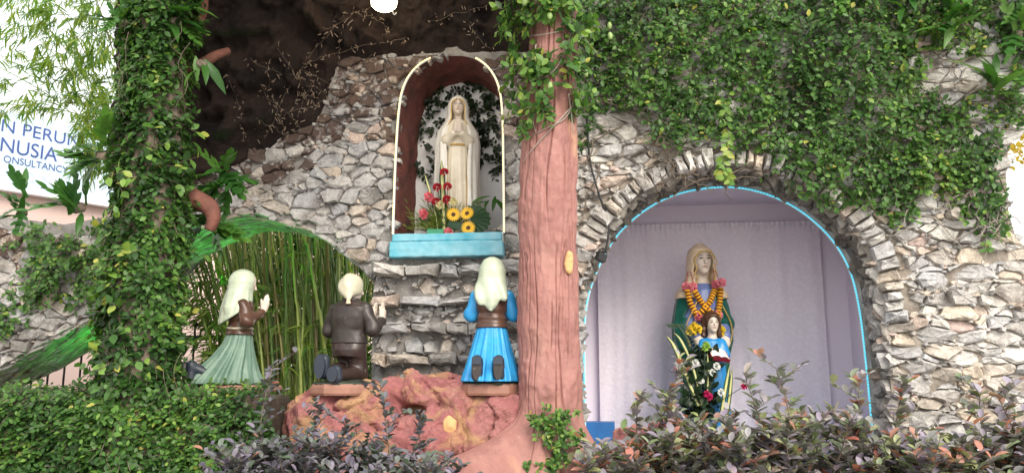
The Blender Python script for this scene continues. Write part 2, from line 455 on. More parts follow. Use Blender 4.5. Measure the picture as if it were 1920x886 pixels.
def stone_shape(poly, rg, gap=.006, h=(.03, .08), tilt=.5, back=-.05, warp=.016):
    """an angular quarry stone over a cell: (u, v, depth) vertices and faces"""
    cx = sum(p[0] for p in poly) / len(poly); cz = sum(p[1] for p in poly) / len(poly)
    pts = []
    for i, p in enumerate(poly):                      # drop near-coincident corners, break long edges
        a = poly[(i + 1) % len(poly)]; l = math.hypot(a[0] - p[0], a[1] - p[1])
        if l < .016: continue
        pts.append(p)
        if l > .05:
            k = 2 if l < .12 else 3
            for q in range(1, k): t = (q + rg.uniform(-.22, .22)) / k; pts.append((p[0] + (a[0] - p[0]) * t, p[1] + (a[1] - p[1]) * t))
    if len(pts) < 3: pts = list(poly)
    if warp:
        A = np.array([(x, z, 0.) for x, z in pts]); w1, w2 = noise(A, 9, 201) + .6 * noise(A, 21, 203), noise(A, 9, 202) + .6 * noise(A, 21, 204)
        pts = [(x + warp * a + rg.uniform(-.004, .004), z + warp * .7 * b + rg.uniform(-.004, .004)) for (x, z), a, b in zip(pts, w1, w2)]
    sz = math.sqrt(max(1e-5, max(math.hypot(p[0] - cx, p[1] - cz) for p in pts)))
    rad = max(math.hypot(p[0] - cx, p[1] - cz) for p in pts)
    sh = 1 - gap / max(rad * .6, .01); sh = max(.6, sh)
    H = rg.uniform(*h); tx, tz = rg.uniform(-tilt, tilt), rg.uniform(-tilt * 1.2, tilt * .6)
    n = len(pts); V = []
    for s_, base, ti in ((sh, back, 0), (sh * rg.uniform(.96, 1.), H * rg.uniform(.3, .7), .8), (sh * rg.uniform(.6, .92), H, 1.)):
        for p in pts:
            u, v = (p[0] - cx) * s_, (p[1] - cz) * s_
            d = base + (u * tx + v * tz) * ti + (rg.uniform(-.26, .26) * H if ti else 0)
            V.append((cx + u, cz + v, d if not ti else max(d, -.03)))
    ox, oz = rg.uniform(-.3, .3) * rad, rg.uniform(-.25, .25) * rad * .6
    V.append((cx + ox * .6, cz + oz * .6, H * rg.uniform(.85, 1.2) + ox * tx * .6 + oz * tz * .6))
    Fs = []
    for r_ in (0, 1):
        for i in range(n): Fs.append((r_ * n + i, r_ * n + (i + 1) % n, (r_ + 1) * n + (i + 1) % n, (r_ + 1) * n + i))
    for i in range(n): Fs.append((2 * n + i, 2 * n + (i + 1) % n, 3 * n))
    return V, Fs
def lay(parent, cs, mapf, pick, seed, limit=300, name='stone', rest='rubble', **kw):
    """build each cell as a stone of its own; those past the limit (the smallest) become one part"""
    rg = random.Random(seed); cs = sorted(cs, key=lambda c: -c[0]); R_ = {}
    for i, (ar, poly) in enumerate(cs):
        V, Fs = stone_shape(poly, rg, **kw)
        W_ = [mapf(*v) for v in V]; mk = pick(poly, rg)
        if i < limit:
            c = sum(W_, Vector()) / len(W_)
            me = bpy.data.meshes.new(name); me.from_pydata([v - c for v in W_], [], Fs); me.update()
            me.materials.append(MAT[mk + '_one'])
            part(name, me, None, parent, M=Matrix.Translation(c))
        else:
            R_.setdefault(mk, MB()).add(W_, Fs, rg.random())
    for mk, mb in R_.items():
        o = part(rest, mb, mk, parent); o['kind'] = 'stuff'
def chips(parent, cs, mapf, mats, seed, frac=.5, size=(.012, .032)):
    """small angular stone chips pressed into the joints where stones meet"""
    rg = random.Random(seed); mb = MB()
    for ar, poly in cs:
        for p in poly:
            if rg.random() > frac: continue
            n = rg.choice((3, 4, 5)); r0 = rg.uniform(*size); a0 = rg.uniform(0, 6.28); st = rg.uniform(1., 2.2)
            q = [(p[0] + r0 * st * math.cos(a0 + 6.283 * k / n) * rg.uniform(.6, 1.1), p[1] + r0 * math.sin(a0 + 6.283 * k / n) * rg.uniform(.6, 1.1)) for k in range(n)]
            V, Fs = stone_shape(q, rg, gap=.0, h=(.012, .04), tilt=.8, warp=0); mb.add([mapf(*v) for v in V], Fs, rg.random())
    part('joint_chips', mb, mats, parent)['kind'] = 'stuff'
def slab(poly, holes, o0, o1):
    """a wall plate with openings, from off o0 (front) to o1 (back)"""
    loops = [poly] + holes; mb = MB(); flat = [p for l in loops for p in l]
    tri = tessellate_polygon([[Vector((p[0], p[1], 0)) for p in l] for l in loops])
    n = len(flat)
    V = [L(s, z, o0) for s, z in flat] + [L(s, z, o1) for s, z in flat]
    Fs = []
    for t in tri:
        a, b, c = (flat[i] for i in t)
        ccw = (b[0] - a[0]) * (c[1] - a[1]) - (c[0] - a[0]) * (b[1] - a[1]) > 0
        t = tuple(t) if ccw else tuple(t)[::-1]
        Fs += [t, tuple(n + i for i in t[::-1])]
    b = 0
    for l in loops:
        m = len(l)
        for i in range(m): j = (i + 1) % m; Fs.append((b + i, b + j, n + b + j, n + b + i))
        b += m
    return mb.add(V, Fs)
def smooth2(pts, k=5): return [(p.x, p.y) for p in catmull([(a, b, 0) for a, b in pts], k)]
def offset_line(line, d):
    out = []
    for i, p in enumerate(line):
        a, b = line[max(i - 1, 0)], line[min(i + 1, len(line) - 1)]
        t = Vector((b[0] - a[0], b[1] - a[1])).normalized(); out.append((p[0] - t.y * d, p[1] + t.x * d))
    return out

# ================================================================== outlines on the wall plane
ZB = .7                                                  # walls start a little inside the bed
LA = smooth2(wlp([(-110, 745), (0, 693), (75, 650), (165, 598), (235, 540), (300, 470), (345, 438), (400, 415), (450, 405), (510, 409), (580, 430), (640, 468), (700, 527)]))
LA_END = wl(702, 527)[0]
RA_IN = -.4
ra_px = [(1098, 850), (1096, 700), (1097, 600), (1111, 530), (1150, 452), (1205, 398), (1270, 365), (1350, 352), (1420, 360), (1490, 390), (1550, 440), (1588, 498), (1608, 570), (1622, 680), (1638, 850)]
LED = smooth2(wlp(ra_px, RA_IN)); RA = offset_line(LED, .055)
RA = [(RA[0][0], ZB)] + RA + [(RA[-1][0] + .03, ZB)]
ni_px = [(740, 440), (744, 320), (751, 210), (762, 160), (785, 128), (815, 111), (850, 106), (885, 110), (915, 130), (934, 165), (941, 220), (943, 330), (944, 438)]
NI = smooth2(wlp(ni_px)); NI = [(NI[0][0], NI[0][1])] + NI[1:]

SPLIT = wl(1040, 440)[0]
# ---------------------------------------------------------------- wall left of the pink tree
top_left = wlp([(1040, 60), (640, 60), (600, 190), (520, 240), (440, 250), (345, 240), (255, 395), (120, 420), (0, 405), (-110, 395)])
left_poly = [LA[0]] + LA[1:] + [(LA_END, ZB), (SPLIT, ZB)] + top_left
wallL = thing('stone_wall', 'grey rubble stone wall with the tall niche and the green lit arch', 'wall', L(0, BED, 0))
core = part('wall_core', slab(left_poly, [NI], -.012, -.72), 'mortar_grey', wallL)
STEP_T, STEP_B = wl(800, 497)[1], wl(800, 740)[1]
steps_zone = [(LA_END, ZB), (wl(985, 600)[0], ZB), (wl(985, 600)[0], STEP_T), (LA_END, STEP_T)]
sill_zone = wlp([(733, 486), (733, 436), (950, 430), (950, 482)])
stone_reg = LA + [(LA_END, ZB), (SPLIT, ZB)] + wlp([(1040, 100), (640, 106), (612, 185), (585, 232), (520, 262), (470, 282), (345, 330), (255, 425), (120, 445), (0, 425), (-110, 405)])
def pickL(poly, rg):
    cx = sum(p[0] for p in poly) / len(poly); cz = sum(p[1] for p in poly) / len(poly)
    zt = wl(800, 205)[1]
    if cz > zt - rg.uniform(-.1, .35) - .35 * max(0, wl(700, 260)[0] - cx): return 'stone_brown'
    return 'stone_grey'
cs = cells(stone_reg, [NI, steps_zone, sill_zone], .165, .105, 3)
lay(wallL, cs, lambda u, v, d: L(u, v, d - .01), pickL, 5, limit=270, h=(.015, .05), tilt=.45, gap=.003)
chips(wallL, cs, lambda u, v, d: L(u, v, d - .006), 'stone_grey', 6, .35)
# slab courses that step out, with rubble set back between them
zs = [wl(800, y)[1] for y in (497, 517, 556, 573, 604, 622, 662, 682, 740)]
sx0, sx1 = LA_END + .01, wl(985, 600)[0]
for k in range(4):
    z1, z0 = zs[2 * k], zs[2 * k + 1]; zr = zs[2 * k + 2]
    rg = random.Random(40 + k); x = sx0; row = []
    while x < sx1 - .02:
        wd = rg.uniform(.13, .4); x2 = min(sx1, x + wd)
        j = lambda: rg.uniform(-.02, .016)
        row.append(((x2 - x) * (z1 - z0), [(x, z0 + j()), (x2, z0 + j()), (x2, z1 + j()), (x, z1 + j())])); x = x2
    lay(wallL, row, lambda u, v, d: L(u, v, d + .03), lambda p, r_: 'stone_grey', 60 + k, h=(.06, .13), tilt=.5, name='ledge_stone', gap=.002, warp=.022)
    cs = cells([(sx0, zr), (sx1, zr), (sx1, z0), (sx0, z0)], [], .12, z0 - zr if k == 3 else (z0 - zr) * .95, 70 + k, small=.7)
    lay(wallL, cs, lambda u, v, d: L(u, v, d - .03), lambda p, r_: 'stone_grey', 80 + k, limit=30, h=(.02, .08), tilt=.9, gap=.003)
    chips(wallL, row + cs, lambda u, v, d: L(u, v, d + .02), 'stone_grey', 90 + k, .5, (.012, .03))
# under side of the arch: thin flat stones on edge
def arch_map(line, o0, inward=1.):
    P = [Vector(p) for p in line]; acc = [0.]
    for a, b in zip(P, P[1:]): acc.append(acc[-1] + (b - a).length)
    def f(u, v, d):                                       # u along the arch, v depth into the wall, d proud of the surface
        u = min(max(u, 0), acc[-1] - 1e-6); i = max(0, min(len(P) - 2, int(np.searchsorted(acc, u)) - 1))
        t = (u - acc[i]) / max(acc[i + 1] - acc[i], 1e-9); p = P[i].lerp(P[i + 1], t); tg = (P[i + 1] - P[i]).normalized()
        q = p + Vector((tg.y, -tg.x)) * d * inward
        return L(q.x, q.y, o0 - v)
    return f, acc[-1]
f, ln = arch_map(LA, -.0)
cs = cells([(0, .0), (ln, .0), (ln, .70), (0, .70)], [], .2, .05, 9, small=.2)
lay(wallL, cs, f, lambda p, r_: 'stone_grey', 10, limit=150, name='soffit_stone', h=(.006, .02), tilt=.22, gap=.001, back=-.02, warp=.01)

# ---------------------------------------------------------------- wall right of the pink tree
EDGE = wlp([(1970, 900), (1970, 485), (1912, 462), (1893, 400), (1888, 330), (1893, 262), (1970, 215), (1970, -60)])
right_poly = [(SPLIT, ZB)] + RA + [(EDGE[0][0], ZB)] + EDGE[1:] + [(SPLIT, EDGE[-1][1])]
wallR = thing('stone_wall', 'pale rubble stone wall around the big arch outlined in blue light', 'wall', L(3, BED, 0))
part('wall_core', slab(right_poly, [], -.012, RA_IN - .02), 'mortar', wallR)
ring = [(x, z) for x, z in RA if z > wl(1100, 640)[1]]
ringo = offset_line(ring, .19)
RAo = [(RA[0][0], ZB)] + RA[1:-1] + [(RA[-1][0], ZB)]
ring_zone = ringo + ring[::-1]
inside = RA
cs = cells(right_poly, [inside, ring_zone], .185, .086, 21, var=.95, small=.75)
def pickR(poly, rg):
    cz = sum(p[1] for p in poly) / len(poly)
    return 'stone_pale'
lay(wallR, cs, lambda u, v, d: L(u, v, d - .012), pickR, 22, limit=300, h=(.015, .055), tilt=.5, gap=.004)
chips(wallR, cs, lambda u, v, d: L(u, v, d - .008), 'stone_pale', 23, .45)
rg = random.Random(31); u = 0.; acc = [0.]
for a, b in zip(ring, ring[1:]): acc.append(acc[-1] + math.dist(a, b))
row = []
def on(line, u): return (np.interp(u, acc, [p[0] for p in line]), np.interp(u, acc, [p[1] for p in line]))
while u < acc[-1] - .02:
    u2 = min(acc[-1], u + rg.uniform(.055, .12)); lo, hi = rg.uniform(-.02, .015), 1.
    a, b, c, d = on(ring, u), on(ring, u2), on(ringo, u2), on(ringo, u); f0 = rg.uniform(.72, 1.1); f1 = f0 + rg.uniform(-.12, .12); g0 = rg.uniform(-.05, .07)
    le = lambda p, q, t: (p[0] + (q[0] - p[0]) * t, p[1] + (q[1] - p[1]) * t)
    row.append((1., [le(a, d, g0), le(b, c, g0 + rg.uniform(-.08, .08)), le(b, c, f1), le(a, d, f0)])); u = u2
for i, (ar, q) in enumerate(row):
    s_ = sum(q[k][0] * q[(k + 1) % 4][1] - q[(k + 1) % 4][0] * q[k][1] for k in range(4))
    if s_ < 0: row[i] = (ar, q[::-1])
lay(wallR, row, lambda u, v, d: L(u, v, d + .01), pickR, 33, name='arch_stone', h=(.03, .1), tilt=.5, gap=.006, warp=.011)
chips(wallR, row, lambda u, v, d: L(u, v, d - .01), 'stone_pale', 34, .4, (.014, .034))
f, ln = arch_map(RA, -.0)
cs = cells([(0, .0), (ln, .0), (ln, -RA_IN - .03), (0, -RA_IN - .03)], [], .12, .09, 35, small=.6)
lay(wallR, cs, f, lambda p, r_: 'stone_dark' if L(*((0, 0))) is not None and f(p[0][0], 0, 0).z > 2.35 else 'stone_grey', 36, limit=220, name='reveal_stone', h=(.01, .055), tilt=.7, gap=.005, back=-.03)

# ================================================================== tall niche with red lining and blue sill
niche = thing('wall_niche', 'tall round-topped niche lined in rough red plaster with a white back', 'niche', L(wl(842, 440)[0], wl(842, 440)[1], 0))
def niche_lining():
    P = np.array(NI); c = np.array([np.mean(P[:, 0]), 0]); n = 14
    acc_ = np.r_[0, np.cumsum(np.linalg.norm(np.diff(P, axis=0), axis=1))]; m = 120
    uu = np.linspace(0, acc_[-1], m); X = np.interp(uu, acc_, P[:, 0]); Z = np.interp(uu, acc_, P[:, 1])
    V = []
    for i in range(n):
        t = i / (n - 1); sh = 1 - .06 * t
        x = c[0] + .012 * t + (X - c[0]) * sh; z = P[0, 1] + (Z - P[0, 1]) * (1 - .03 * t)
        V.append(Ln(np.c_[x, z], .012 - .56 * t))
    V = np.array(V); Q = V.reshape(-1, 3); ctr = np.array(L(c[0], P[0, 1] + .8, -.2))
    d = ctr - Q; d /= np.linalg.norm(d, axis=1)[:, None]
    amp = np.repeat(np.clip(np.arange(n) / 2., 0, 1), m)
    Q = Q + d * (amp * (.002 + .016 * fbm(Q, 11, 4, 3)))[:, None]
    Fs = np.array([(i * m + k, i * m + k + 1, (i + 1) * m + k + 1, (i + 1) * m + k) for i in range(n - 1) for k in range(m - 1)])
    return mesh_np('red_lining', Q, Fs, True)
part('red_lining', niche_lining(), 'red_plaster', niche)
nb = MB(); a0, a1 = NI[0][0] - .05, NI[-1][0] + .05; zb, zt = NI[0][1] - .06, max(p[1] for p in NI) + .05
nb.add([L(a0, zb, -.53), L(a1, zb, -.53), L(a1, zt, -.53), L(a0, zt, -.53)], [(0, 1, 2, 3)])
part('back_panel', nb, 'white_wall', niche)
nb = MB(); M_ = Matrix.Rotation(-math.atan(WS), 3, 'Z')
zs_ = NI[0][1]
nb.box(L((a0 + a1) / 2, zs_ - .045, -.235), (a1 - a0 - .1, .57, .08), M_)
part('niche_floor', nb, 'white_wall', niche)
sl0, sl1 = wl(737, 470)[0], wl(946, 470)[0]; zt_, zb_ = wl(840, 440)[1], wl(840, 485)[1]
sill = thing('sill_board', 'pale blue painted sill of two boards under the tall niche', 'sill', L((sl0 + sl1) / 2, zb_, .03))
hh = zt_ - zb_
part('board', rough_box('board', L((sl0 + sl1) / 2, zt_ - hh * .17, .045), (sl1 - sl0 - .03, .12, hh * .32), M_), 'blue_paint', sill)
part('board', rough_box('board', L((sl0 + sl1) / 2, zb_ + hh * .33, .055), (sl1 - sl0, .14, hh * .64), M_, seed=4), 'blue_paint', sill)

# ================================================================== alcove behind the big arch
alc = thing('alcove', 'lilac painted alcove room behind the big arch', 'alcove', L(wl(1360, 800)[0], BED, -1))
s0, s1 = RA[0][0] - .22, RA[-1][0] + .12; D0, D1 = RA_IN - .03, -1.5; FL, CE = BED + .15, max(p[1] for p in RA) + .03
def panel(name, q, mat, par): return part(name, MB().add([L(*p) for p in q], [(0, 1, 2, 3)]), mat, par)
panel('back_wall', [(s0, FL, D1), (s1, FL, D1), (s1, CE, D1), (s0, CE, D1)], 'lilac_wall', alc)
panel('side_wall', [(s0, FL, D0), (s0, FL, D1), (s0, CE, D1), (s0, CE, D0)], 'lilac_wall', alc)
panel('side_wall', [(s1, FL, D1), (s1, FL, D0), (s1, CE, D0), (s1, CE, D1)], 'lilac_wall', alc)
panel('ceiling', [(s0, CE, D0), (s0, CE, D1), (s1, CE, D1), (s1, CE, D0)], 'lilac_wall', alc)
panel('floor', [(s0, FL, D0), (s1, FL, D0), (s1, FL, D1), (s0, FL, D1)], 'deep_blue_paint', alc)
# front frame of the room: a plate with the arch cut out, just behind the stones
fr = [(s0 - .02, FL - .1)] + [(LED[0][0] - .012, FL - .1)] + [(x, z) for x, z in offset_line(LED, .012)] + [(LED[-1][0] + .012, FL - .1), (s1 + .02, FL - .1), (s1 + .02, CE + .05), (s0 - .02, CE + .05)]
part('arch_frame', slab(fr, [], RA_IN - .022, RA_IN - .06), 'white_wall', alc)
ks = RA[0][0]
part('blue_kerb', MB().box(L(ks + .16, wl(1120, 803, -.8)[1] - .04, -.62), (.28, .24, .22), M_), 'deep_blue_paint', alc)

# curtain of white lace across the back
def curtain():
    c0, c1 = wl(1122, 600, -1.42)[0], wl(1548, 600, -1.42)[0]; zt = wl(1330, 418, -1.42)[1]; zb = FL + .02
    nx, nz = 260, 50; sx = np.linspace(c0, c1, nx); zz = np.linspace(zb, zt, nz); X, Z = np.meshgrid(sx, zz)
    P = np.c_[X.ravel(), Z.ravel() * .25, np.zeros(X.size)]
    fold = .011 * np.sin(X.ravel() * 21 + 2.2 * fbm(P, 1.5, 2, 3)) + .006 * np.sin(X.ravel() * 47 + 1 + 3 * fbm(P, 2., 2, 8))
    hd = np.exp(-((Z.ravel() - (zt - .07)) / .02) ** 2)
    off = -1.42 + fold * (.5 + .5 * (zt - Z.ravel()) / (zt - zb)) - hd * .012 + (Z.ravel() > zt - .07) * .01 * np.sin(X.ravel() * 130)
    V = Ln(np.c_[X.ravel(), Z.ravel()], off)
    Fs = np.array([(i * nx + k, i * nx + k + 1, (i + 1) * nx + k + 1, (i + 1) * nx + k) for i in range(nz - 1) for k in range(nx - 1)])
    return mesh_np('lace_curtain', V, Fs, True)
m, n, b, link = material('lace'); co = geo_pos(n)
v = n.nodes.new('ShaderNodeTexVoronoi'); v.inputs['Scale'].default_value = 26; link(co, v.inputs['Vector'])
f_ = noise_tex(n, co, 60, link, 3)
link(ramp(n, v.outputs[0], [(.15, (.88, .81, .88)), (.6, (.83, .76, .83))], link), b.inputs['Base Color']); b.inputs['Roughness'].default_value = .9
link(bump(n, f_, .3, .006, link, bump(n, v.outputs[0], .45, .01, link)), b.inputs['Normal'])
cu = thing('curtain', 'pale lilac lace curtain hanging across the back of the alcove', 'curtain', L(wl(1330, 600, -1.42)[0], FL, -1.42))
part('lace_cloth', curtain(), 'lace', cu)
zt = wl(1330, 424, -1.42)[1]
part('curtain_rod', MB().tube([L(wl(1116, 430, -1.42)[0], zt, -1.425), L(wl(1556, 430, -1.42)[0], zt, -1.425)], .008, 8), 'white_wall', cu)

# ================================================================== rope lights
glow('cyan_led', (.12, .70, .92), .38); glow('warm_led', (1., .78, .38), .6)
plain('clear_tube', (.75, .8, .8), rough=.3, bst=0)
def rope(name, label, line, off, mat, inset, r, pitch, br):
    t = thing(name, label, 'rope light', L(line[0][0], line[0][1], off))
    P = offset_line(line, -inset); W_ = [L(x, z, off) for x, z in P]
    part('tube', MB().tube([p + WNRM * (-r * .4) for p in W_], r, 6), 'clear_tube', t)
    acc = [0.]
    for a, b in zip(W_, W_[1:]): acc.append(acc[-1] + (b - a).length)
    mb = MB(); u = pitch / 2
    while u < acc[-1]:
        c = Vector([np.interp(u, acc, [p[k] for p in W_]) for k in range(3)]) + WNRM * r * .6
        i = int(np.searchsorted(acc, u)); tg = (W_[min(i, len(W_) - 1)] - W_[max(i - 1, 0)]).normalized()
        mb.tube([c - tg * br, c + tg * br], br * .8, 5); u += pitch
    o = part('light_bead', mb, mat, t); o['kind'] = 'stuff'
rope('rope_light', 'cyan rope light running around the inside of the big arch', LED, RA_IN + .012, 'cyan_led', -.002, .011, .026, .0095)
k1 = [i for i, p in enumerate(NI) if p[1] < wl(808, 113)[1] and p[0] < wl(842, 300)[0]][-1]
rope('rope_light', 'warm white rope light up the side of the tall niche away from the tree', NI[:k1 + 1], .03, 'warm_led', -.008, .011, .024, .008)
k2 = [i for i, p in enumerate(NI) if p[0] > wl(886, 300)[0]][0]
rope('rope_light', 'warm white rope light up the side of the tall niche beside the pink tree', NI[k2:], .03, 'warm_led', -.008, .011, .024, .008)

# ================================================================== dark cave vault over the left wall
def cave(lay_=0):
    ed = wlp([(150, 330), (345, 335), (440, 305), (520, 265), (590, 232), (612, 185), (640, 116), (700, 104), (800, 96), (950, 92), (1100, 90)])
    e0, e1 = wl(262, 300)[0], wl(1075, 200)[0]
    nx, nz = 230, 130; S_ = np.linspace(e0, e1, nx); T = np.linspace(0, 1, nz) ** 1.0; X, TT = np.meshgrid(S_, T)
    zb = np.interp(X, [p[0] for p in ed], [p[1] for p in ed]); top = 5.75
    bulge = np.interp(X, [wl(345, 0)[0], wl(430, 0)[0], wl(560, 0)[0], wl(1075, 0)[0]], [.45, .12, .0, 0.])
    ang = TT * math.pi / 2
    X = X + 3.1 * (1 - np.cos(ang)) * np.interp(X, [e0, e1], [.42, -.02])
    Z = zb - .04 + (top - zb) * np.sin(ang); off = -.03 + 3.1 * (1 - np.cos(ang)) + bulge * (1 - TT)
    V = Ln(np.c_[X.ravel(), Z.ravel()], off.ravel())
    nrm = np.array(WNRM)[None] * np.cos(ang).ravel()[:, None] - np.array([[0, 0, 1.]]) * np.sin(ang).ravel()[:, None]
    q = fbm(V + .35 * np.c_[fbm(V, 2, 2, 91), fbm(V, 2, 2, 92), fbm(V, 2, 2, 93)], 2.6, 5, 12)
    lump = 1 - np.abs(fbm(V, 4.5, 3, 33))
    fade = np.clip(TT.ravel() * 14, 0, 1)
    V = V + nrm * (fade * (.13 * q + .13 * lump + .02 + .02 * ridged(V, 11, 2, 77)))[:, None]
    F1 = np.array([(i * nx + k, i * nx + k + 1, (i + 1) * nx + k + 1, (i + 1) * nx + k) for i in range(nz - 1) for k in range(nx - 1)])
    m = len(V); V2 = V - nrm * .35
    F2 = F1[:, ::-1] + m
    rim = [(i, i + 1) for i in range(nx - 1)] + [((nz - 1) * nx + i + 1, (nz - 1) * nx + i) for i in range(nx - 1)] + \
          [((i + 1) * nx, i * nx) for i in range(nz - 1)] + [(i * nx + nx - 1, (i + 1) * nx + nx - 1) for i in range(nz - 1)]
    F3 = np.array([(b, a, a + m, b + m) for a, b in rim])
    return mesh_np('rock_canopy', np.r_[V, V2], np.r_[F1, F2, F3], True)
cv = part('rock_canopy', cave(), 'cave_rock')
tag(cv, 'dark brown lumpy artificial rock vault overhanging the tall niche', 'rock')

# ================================================================== pink concrete tree in front of the wall
m, n, b, link = material('pink_bark'); co = geo_pos(n)
mp = n.nodes.new('ShaderNodeMapping'); mp.inputs['Scale'].default_value = (1, 1, .35); link(co, mp.inputs['Vector'])
c = ramp(n, noise_tex(n, mp.outputs[0], 5, link, 6), [(.3, (.27, .115, .10)), (.55, (.355, .168, .145)), (.75, (.39, .205, .17))], link)
c = mixc(n, ramp(n, noise_tex(n, mp.outputs[0], 3.1, link, 4, .5), [(.62, (0, 0, 0)), (.74, (.55, .55, .55))], link), c, (.62, .38, .2), link)
c = mixc(n, ramp(n, noise_tex(n, mp.outputs[0], 11, link, 8, .7), [(.52, (0, 0, 0)), (.72, (.6, .6, .6))], link), c, (.19, .09, .075), link)
c = mixc(n, ramp(n, noise_tex(n, co, 34, link, 6, .7), [(.6, (0, 0, 0)), (.72, (.5, .5, .5))], link), c, (.52, .36, .31), link)
link(c, b.inputs['Base Color']); b.inputs['Roughness'].default_value = .75
link(bump(n, noise_tex(n, co, 45, link, 6, .7), .35, .012, link), b.inputs['Normal'])
plain('ochre_plaster', (.66, .42, .19), (.56, .33, .15), 12, .8, 40, .4)
plain('red_bark', (.22, .085, .06), (.1, .04, .03), 8, .8, 30, .6, .02)

zq = lambda py: at(1030, py, 5.65).z
def trunk(name, axis, rx, ry, flare, nz=420, nth=320, seed=1, ridges=.015, roots=()):
    """axis: [(z, x, y)], flare: radius profile; bark as vertical cracks and plaster swirls"""
    zs_ = np.array([a[0] for a in axis]); z = np.linspace(zs_[0], zs_[-1], nz); th = np.linspace(0, 2 * math.pi, nth, endpoint=False)
    Z, T = np.meshgrid(z, th, indexing='ij'); Z, T = Z.ravel(), T.ravel()
    cx, cy = np.interp(Z, zs_, [a[1] for a in axis]), np.interp(Z, zs_, [a[2] for a in axis])
    k = np.interp(Z, [f_[0] for f_ in flare], [f_[1] for f_ in flare])
    r = np.ones_like(Z)
    for (a0, w_, zt, ex) in roots:                            # buttress roots
        da = np.angle(np.exp(1j * (T - a0))); tt = np.clip((zt - Z) / (zt - zq(880)), 0, 1.15)
        r += ex * tt ** 2.4 * np.exp(-(da / w_) ** 2)
    C_ = np.c_[np.cos(T) * 1.6, np.sin(T) * 1.6, Z * .5]
    wp = T + .22 * fbm(C_, 2., 3, seed) + .05 * np.sin(Z * 5)
    crack = np.zeros_like(Z)
    for q in range(22):
        a0 = q * 2 * math.pi / 22 + .12 * math.sin(q * 7.1); da = np.angle(np.exp(1j * (wp - a0)))
        on_ = np.clip(noise(np.c_[np.full_like(Z, q * 3.3), Z * 2.6, np.zeros_like(Z)], 1., seed + 5) * 2.5 + .75, 0, 1)
        crack += np.exp(-(da / .028) ** 2) * on_
    P0 = np.c_[cx + rx * k * np.cos(T), cy + ry * k * np.sin(T), Z]
    sw = fbm(np.c_[P0[:, 0], P0[:, 1], P0[:, 2] * .55], 7, 4, seed + 9)
    fine = ridged(np.c_[P0[:, 0], P0[:, 1], P0[:, 2] * .6], 22, 2, seed + 3)
    rr = k * r; d = ridges * (-1.7 * crack + 1.1 * sw + .3 * fine)
    V = np.c_[cx + (rx * rr + d) * np.cos(T), cy + (ry * rr + d) * np.sin(T), Z]
    i, j = np.meshgrid(np.arange(nz - 1), np.arange(nth), indexing='ij'); j2 = (j + 1) % nth
    Fs = np.stack([i * nth + j, i * nth + j2, (i + 1) * nth + j2, (i + 1) * nth + j], -1).reshape(-1, 4)
    return mesh_np(name, V, Fs, True)
TY = 5.65
def ax(pl, Y): return [(at(x, y, Y).z, at(x, y, Y).x, Y) for x, y in pl]
pink = thing('concrete_tree', 'pink painted concrete tree trunk with carved bark standing between niche and big arch', 'tree', at(1035, 900, TY))
pk = ax([(1045, 1010), (1036, 860), (1032, 760), (1029, 640), (1027, 500), (1028, 350), (1032, 200), (1038, 60), (1042, -120)], TY)
zq = lambda py: at(1030, py, TY).z
part('trunk', trunk('trunk', pk, .205, .19, [(zq(1010), 1.25), (zq(860), 1.12), (zq(780), 1.06), (zq(700), 1.02), (zq(560), 1.), (zq(480), .98), (zq(420), 1.03), (zq(250), .96), (zq(60), .84), (zq(-120), .8)],
     roots=[(math.pi * 1.16, .42, zq(735), 4.), (-.2, .38, zq(740), 1.05), (math.pi * 1.42, .3, zq(750), 1.), (math.pi * 1.78, .25, zq(790), .6), (math.pi * .5, .8, zq(760), .5)]), 'pink_bark', pink)
def blob(name, c, r, h, seed, amp=.12, sc=14):
    c = Vector(c)
    def f(P): return ell(P, c, r) + amp * min(r) * fbm(P, sc, 3, seed)
    return nets(name, f, c - Vector(r) * 1.4, c + Vector(r) * 1.4, h)
k0 = at(1067, 492, TY - .165)
part('knot', blob('knot', k0, (.03, .02, .08), .006, 4, .35, 22), 'ochre_plaster', pink)

# ================================================================== ivy-clad concrete tree on the left
IY = 5.55
ivyt = thing('concrete_tree', 'concrete tree trunk hidden under creeping fig leaves, next to the green lit arch', 'tree', at(270, 900, IY))
iv = ax([(245, 1000), (255, 760), (270, 560), (285, 350), (297, 150), (310, -120)], IY)
part('trunk', trunk('trunk', iv, .205, .2, [(iv[0][0], 1.35), (iv[1][0], 1.15), (iv[2][0], 1.02), (iv[3][0], .95), (iv[4][0], .88), (iv[5][0], .9)], nz=90, nth=60, seed=4), 'vine_wood', ivyt)
mb = MB()
p = [at(330, 360, 5.6), at(362, 372, 5.62), at(392, 388, 5.62), at(400, 410, 5.62), at(392, 432, 5.62)]
mb.tube(catmull(p, 5), [.085 - .05 * (i / 20) ** 1.2 for i in range(21)], 10); part('branch', mb.mesh('branch', True), 'red_bark', ivyt)
mb = MB(); p = [at(338, 130, 5.6), at(372, 122, 5.65), at(405, 104, 5.7), at(430, 95, 5.75)]
mb.tube(catmull(p, 5), [.055 - .03 * i / 15 for i in range(16)], 9); part('branch', mb.mesh('branch', True), 'red_bark', ivyt)
mb = MB(); p = [at(335, 60, 5.6), at(365, 40, 5.65), at(378, 18, 5.7), at(380, -20, 5.7)]
mb.tube(catmull(p, 5), [.06 - .02 * i / 15 for i in range(16)], 9); part('branch', mb.mesh('branch', True), 'red_bark', ivyt)

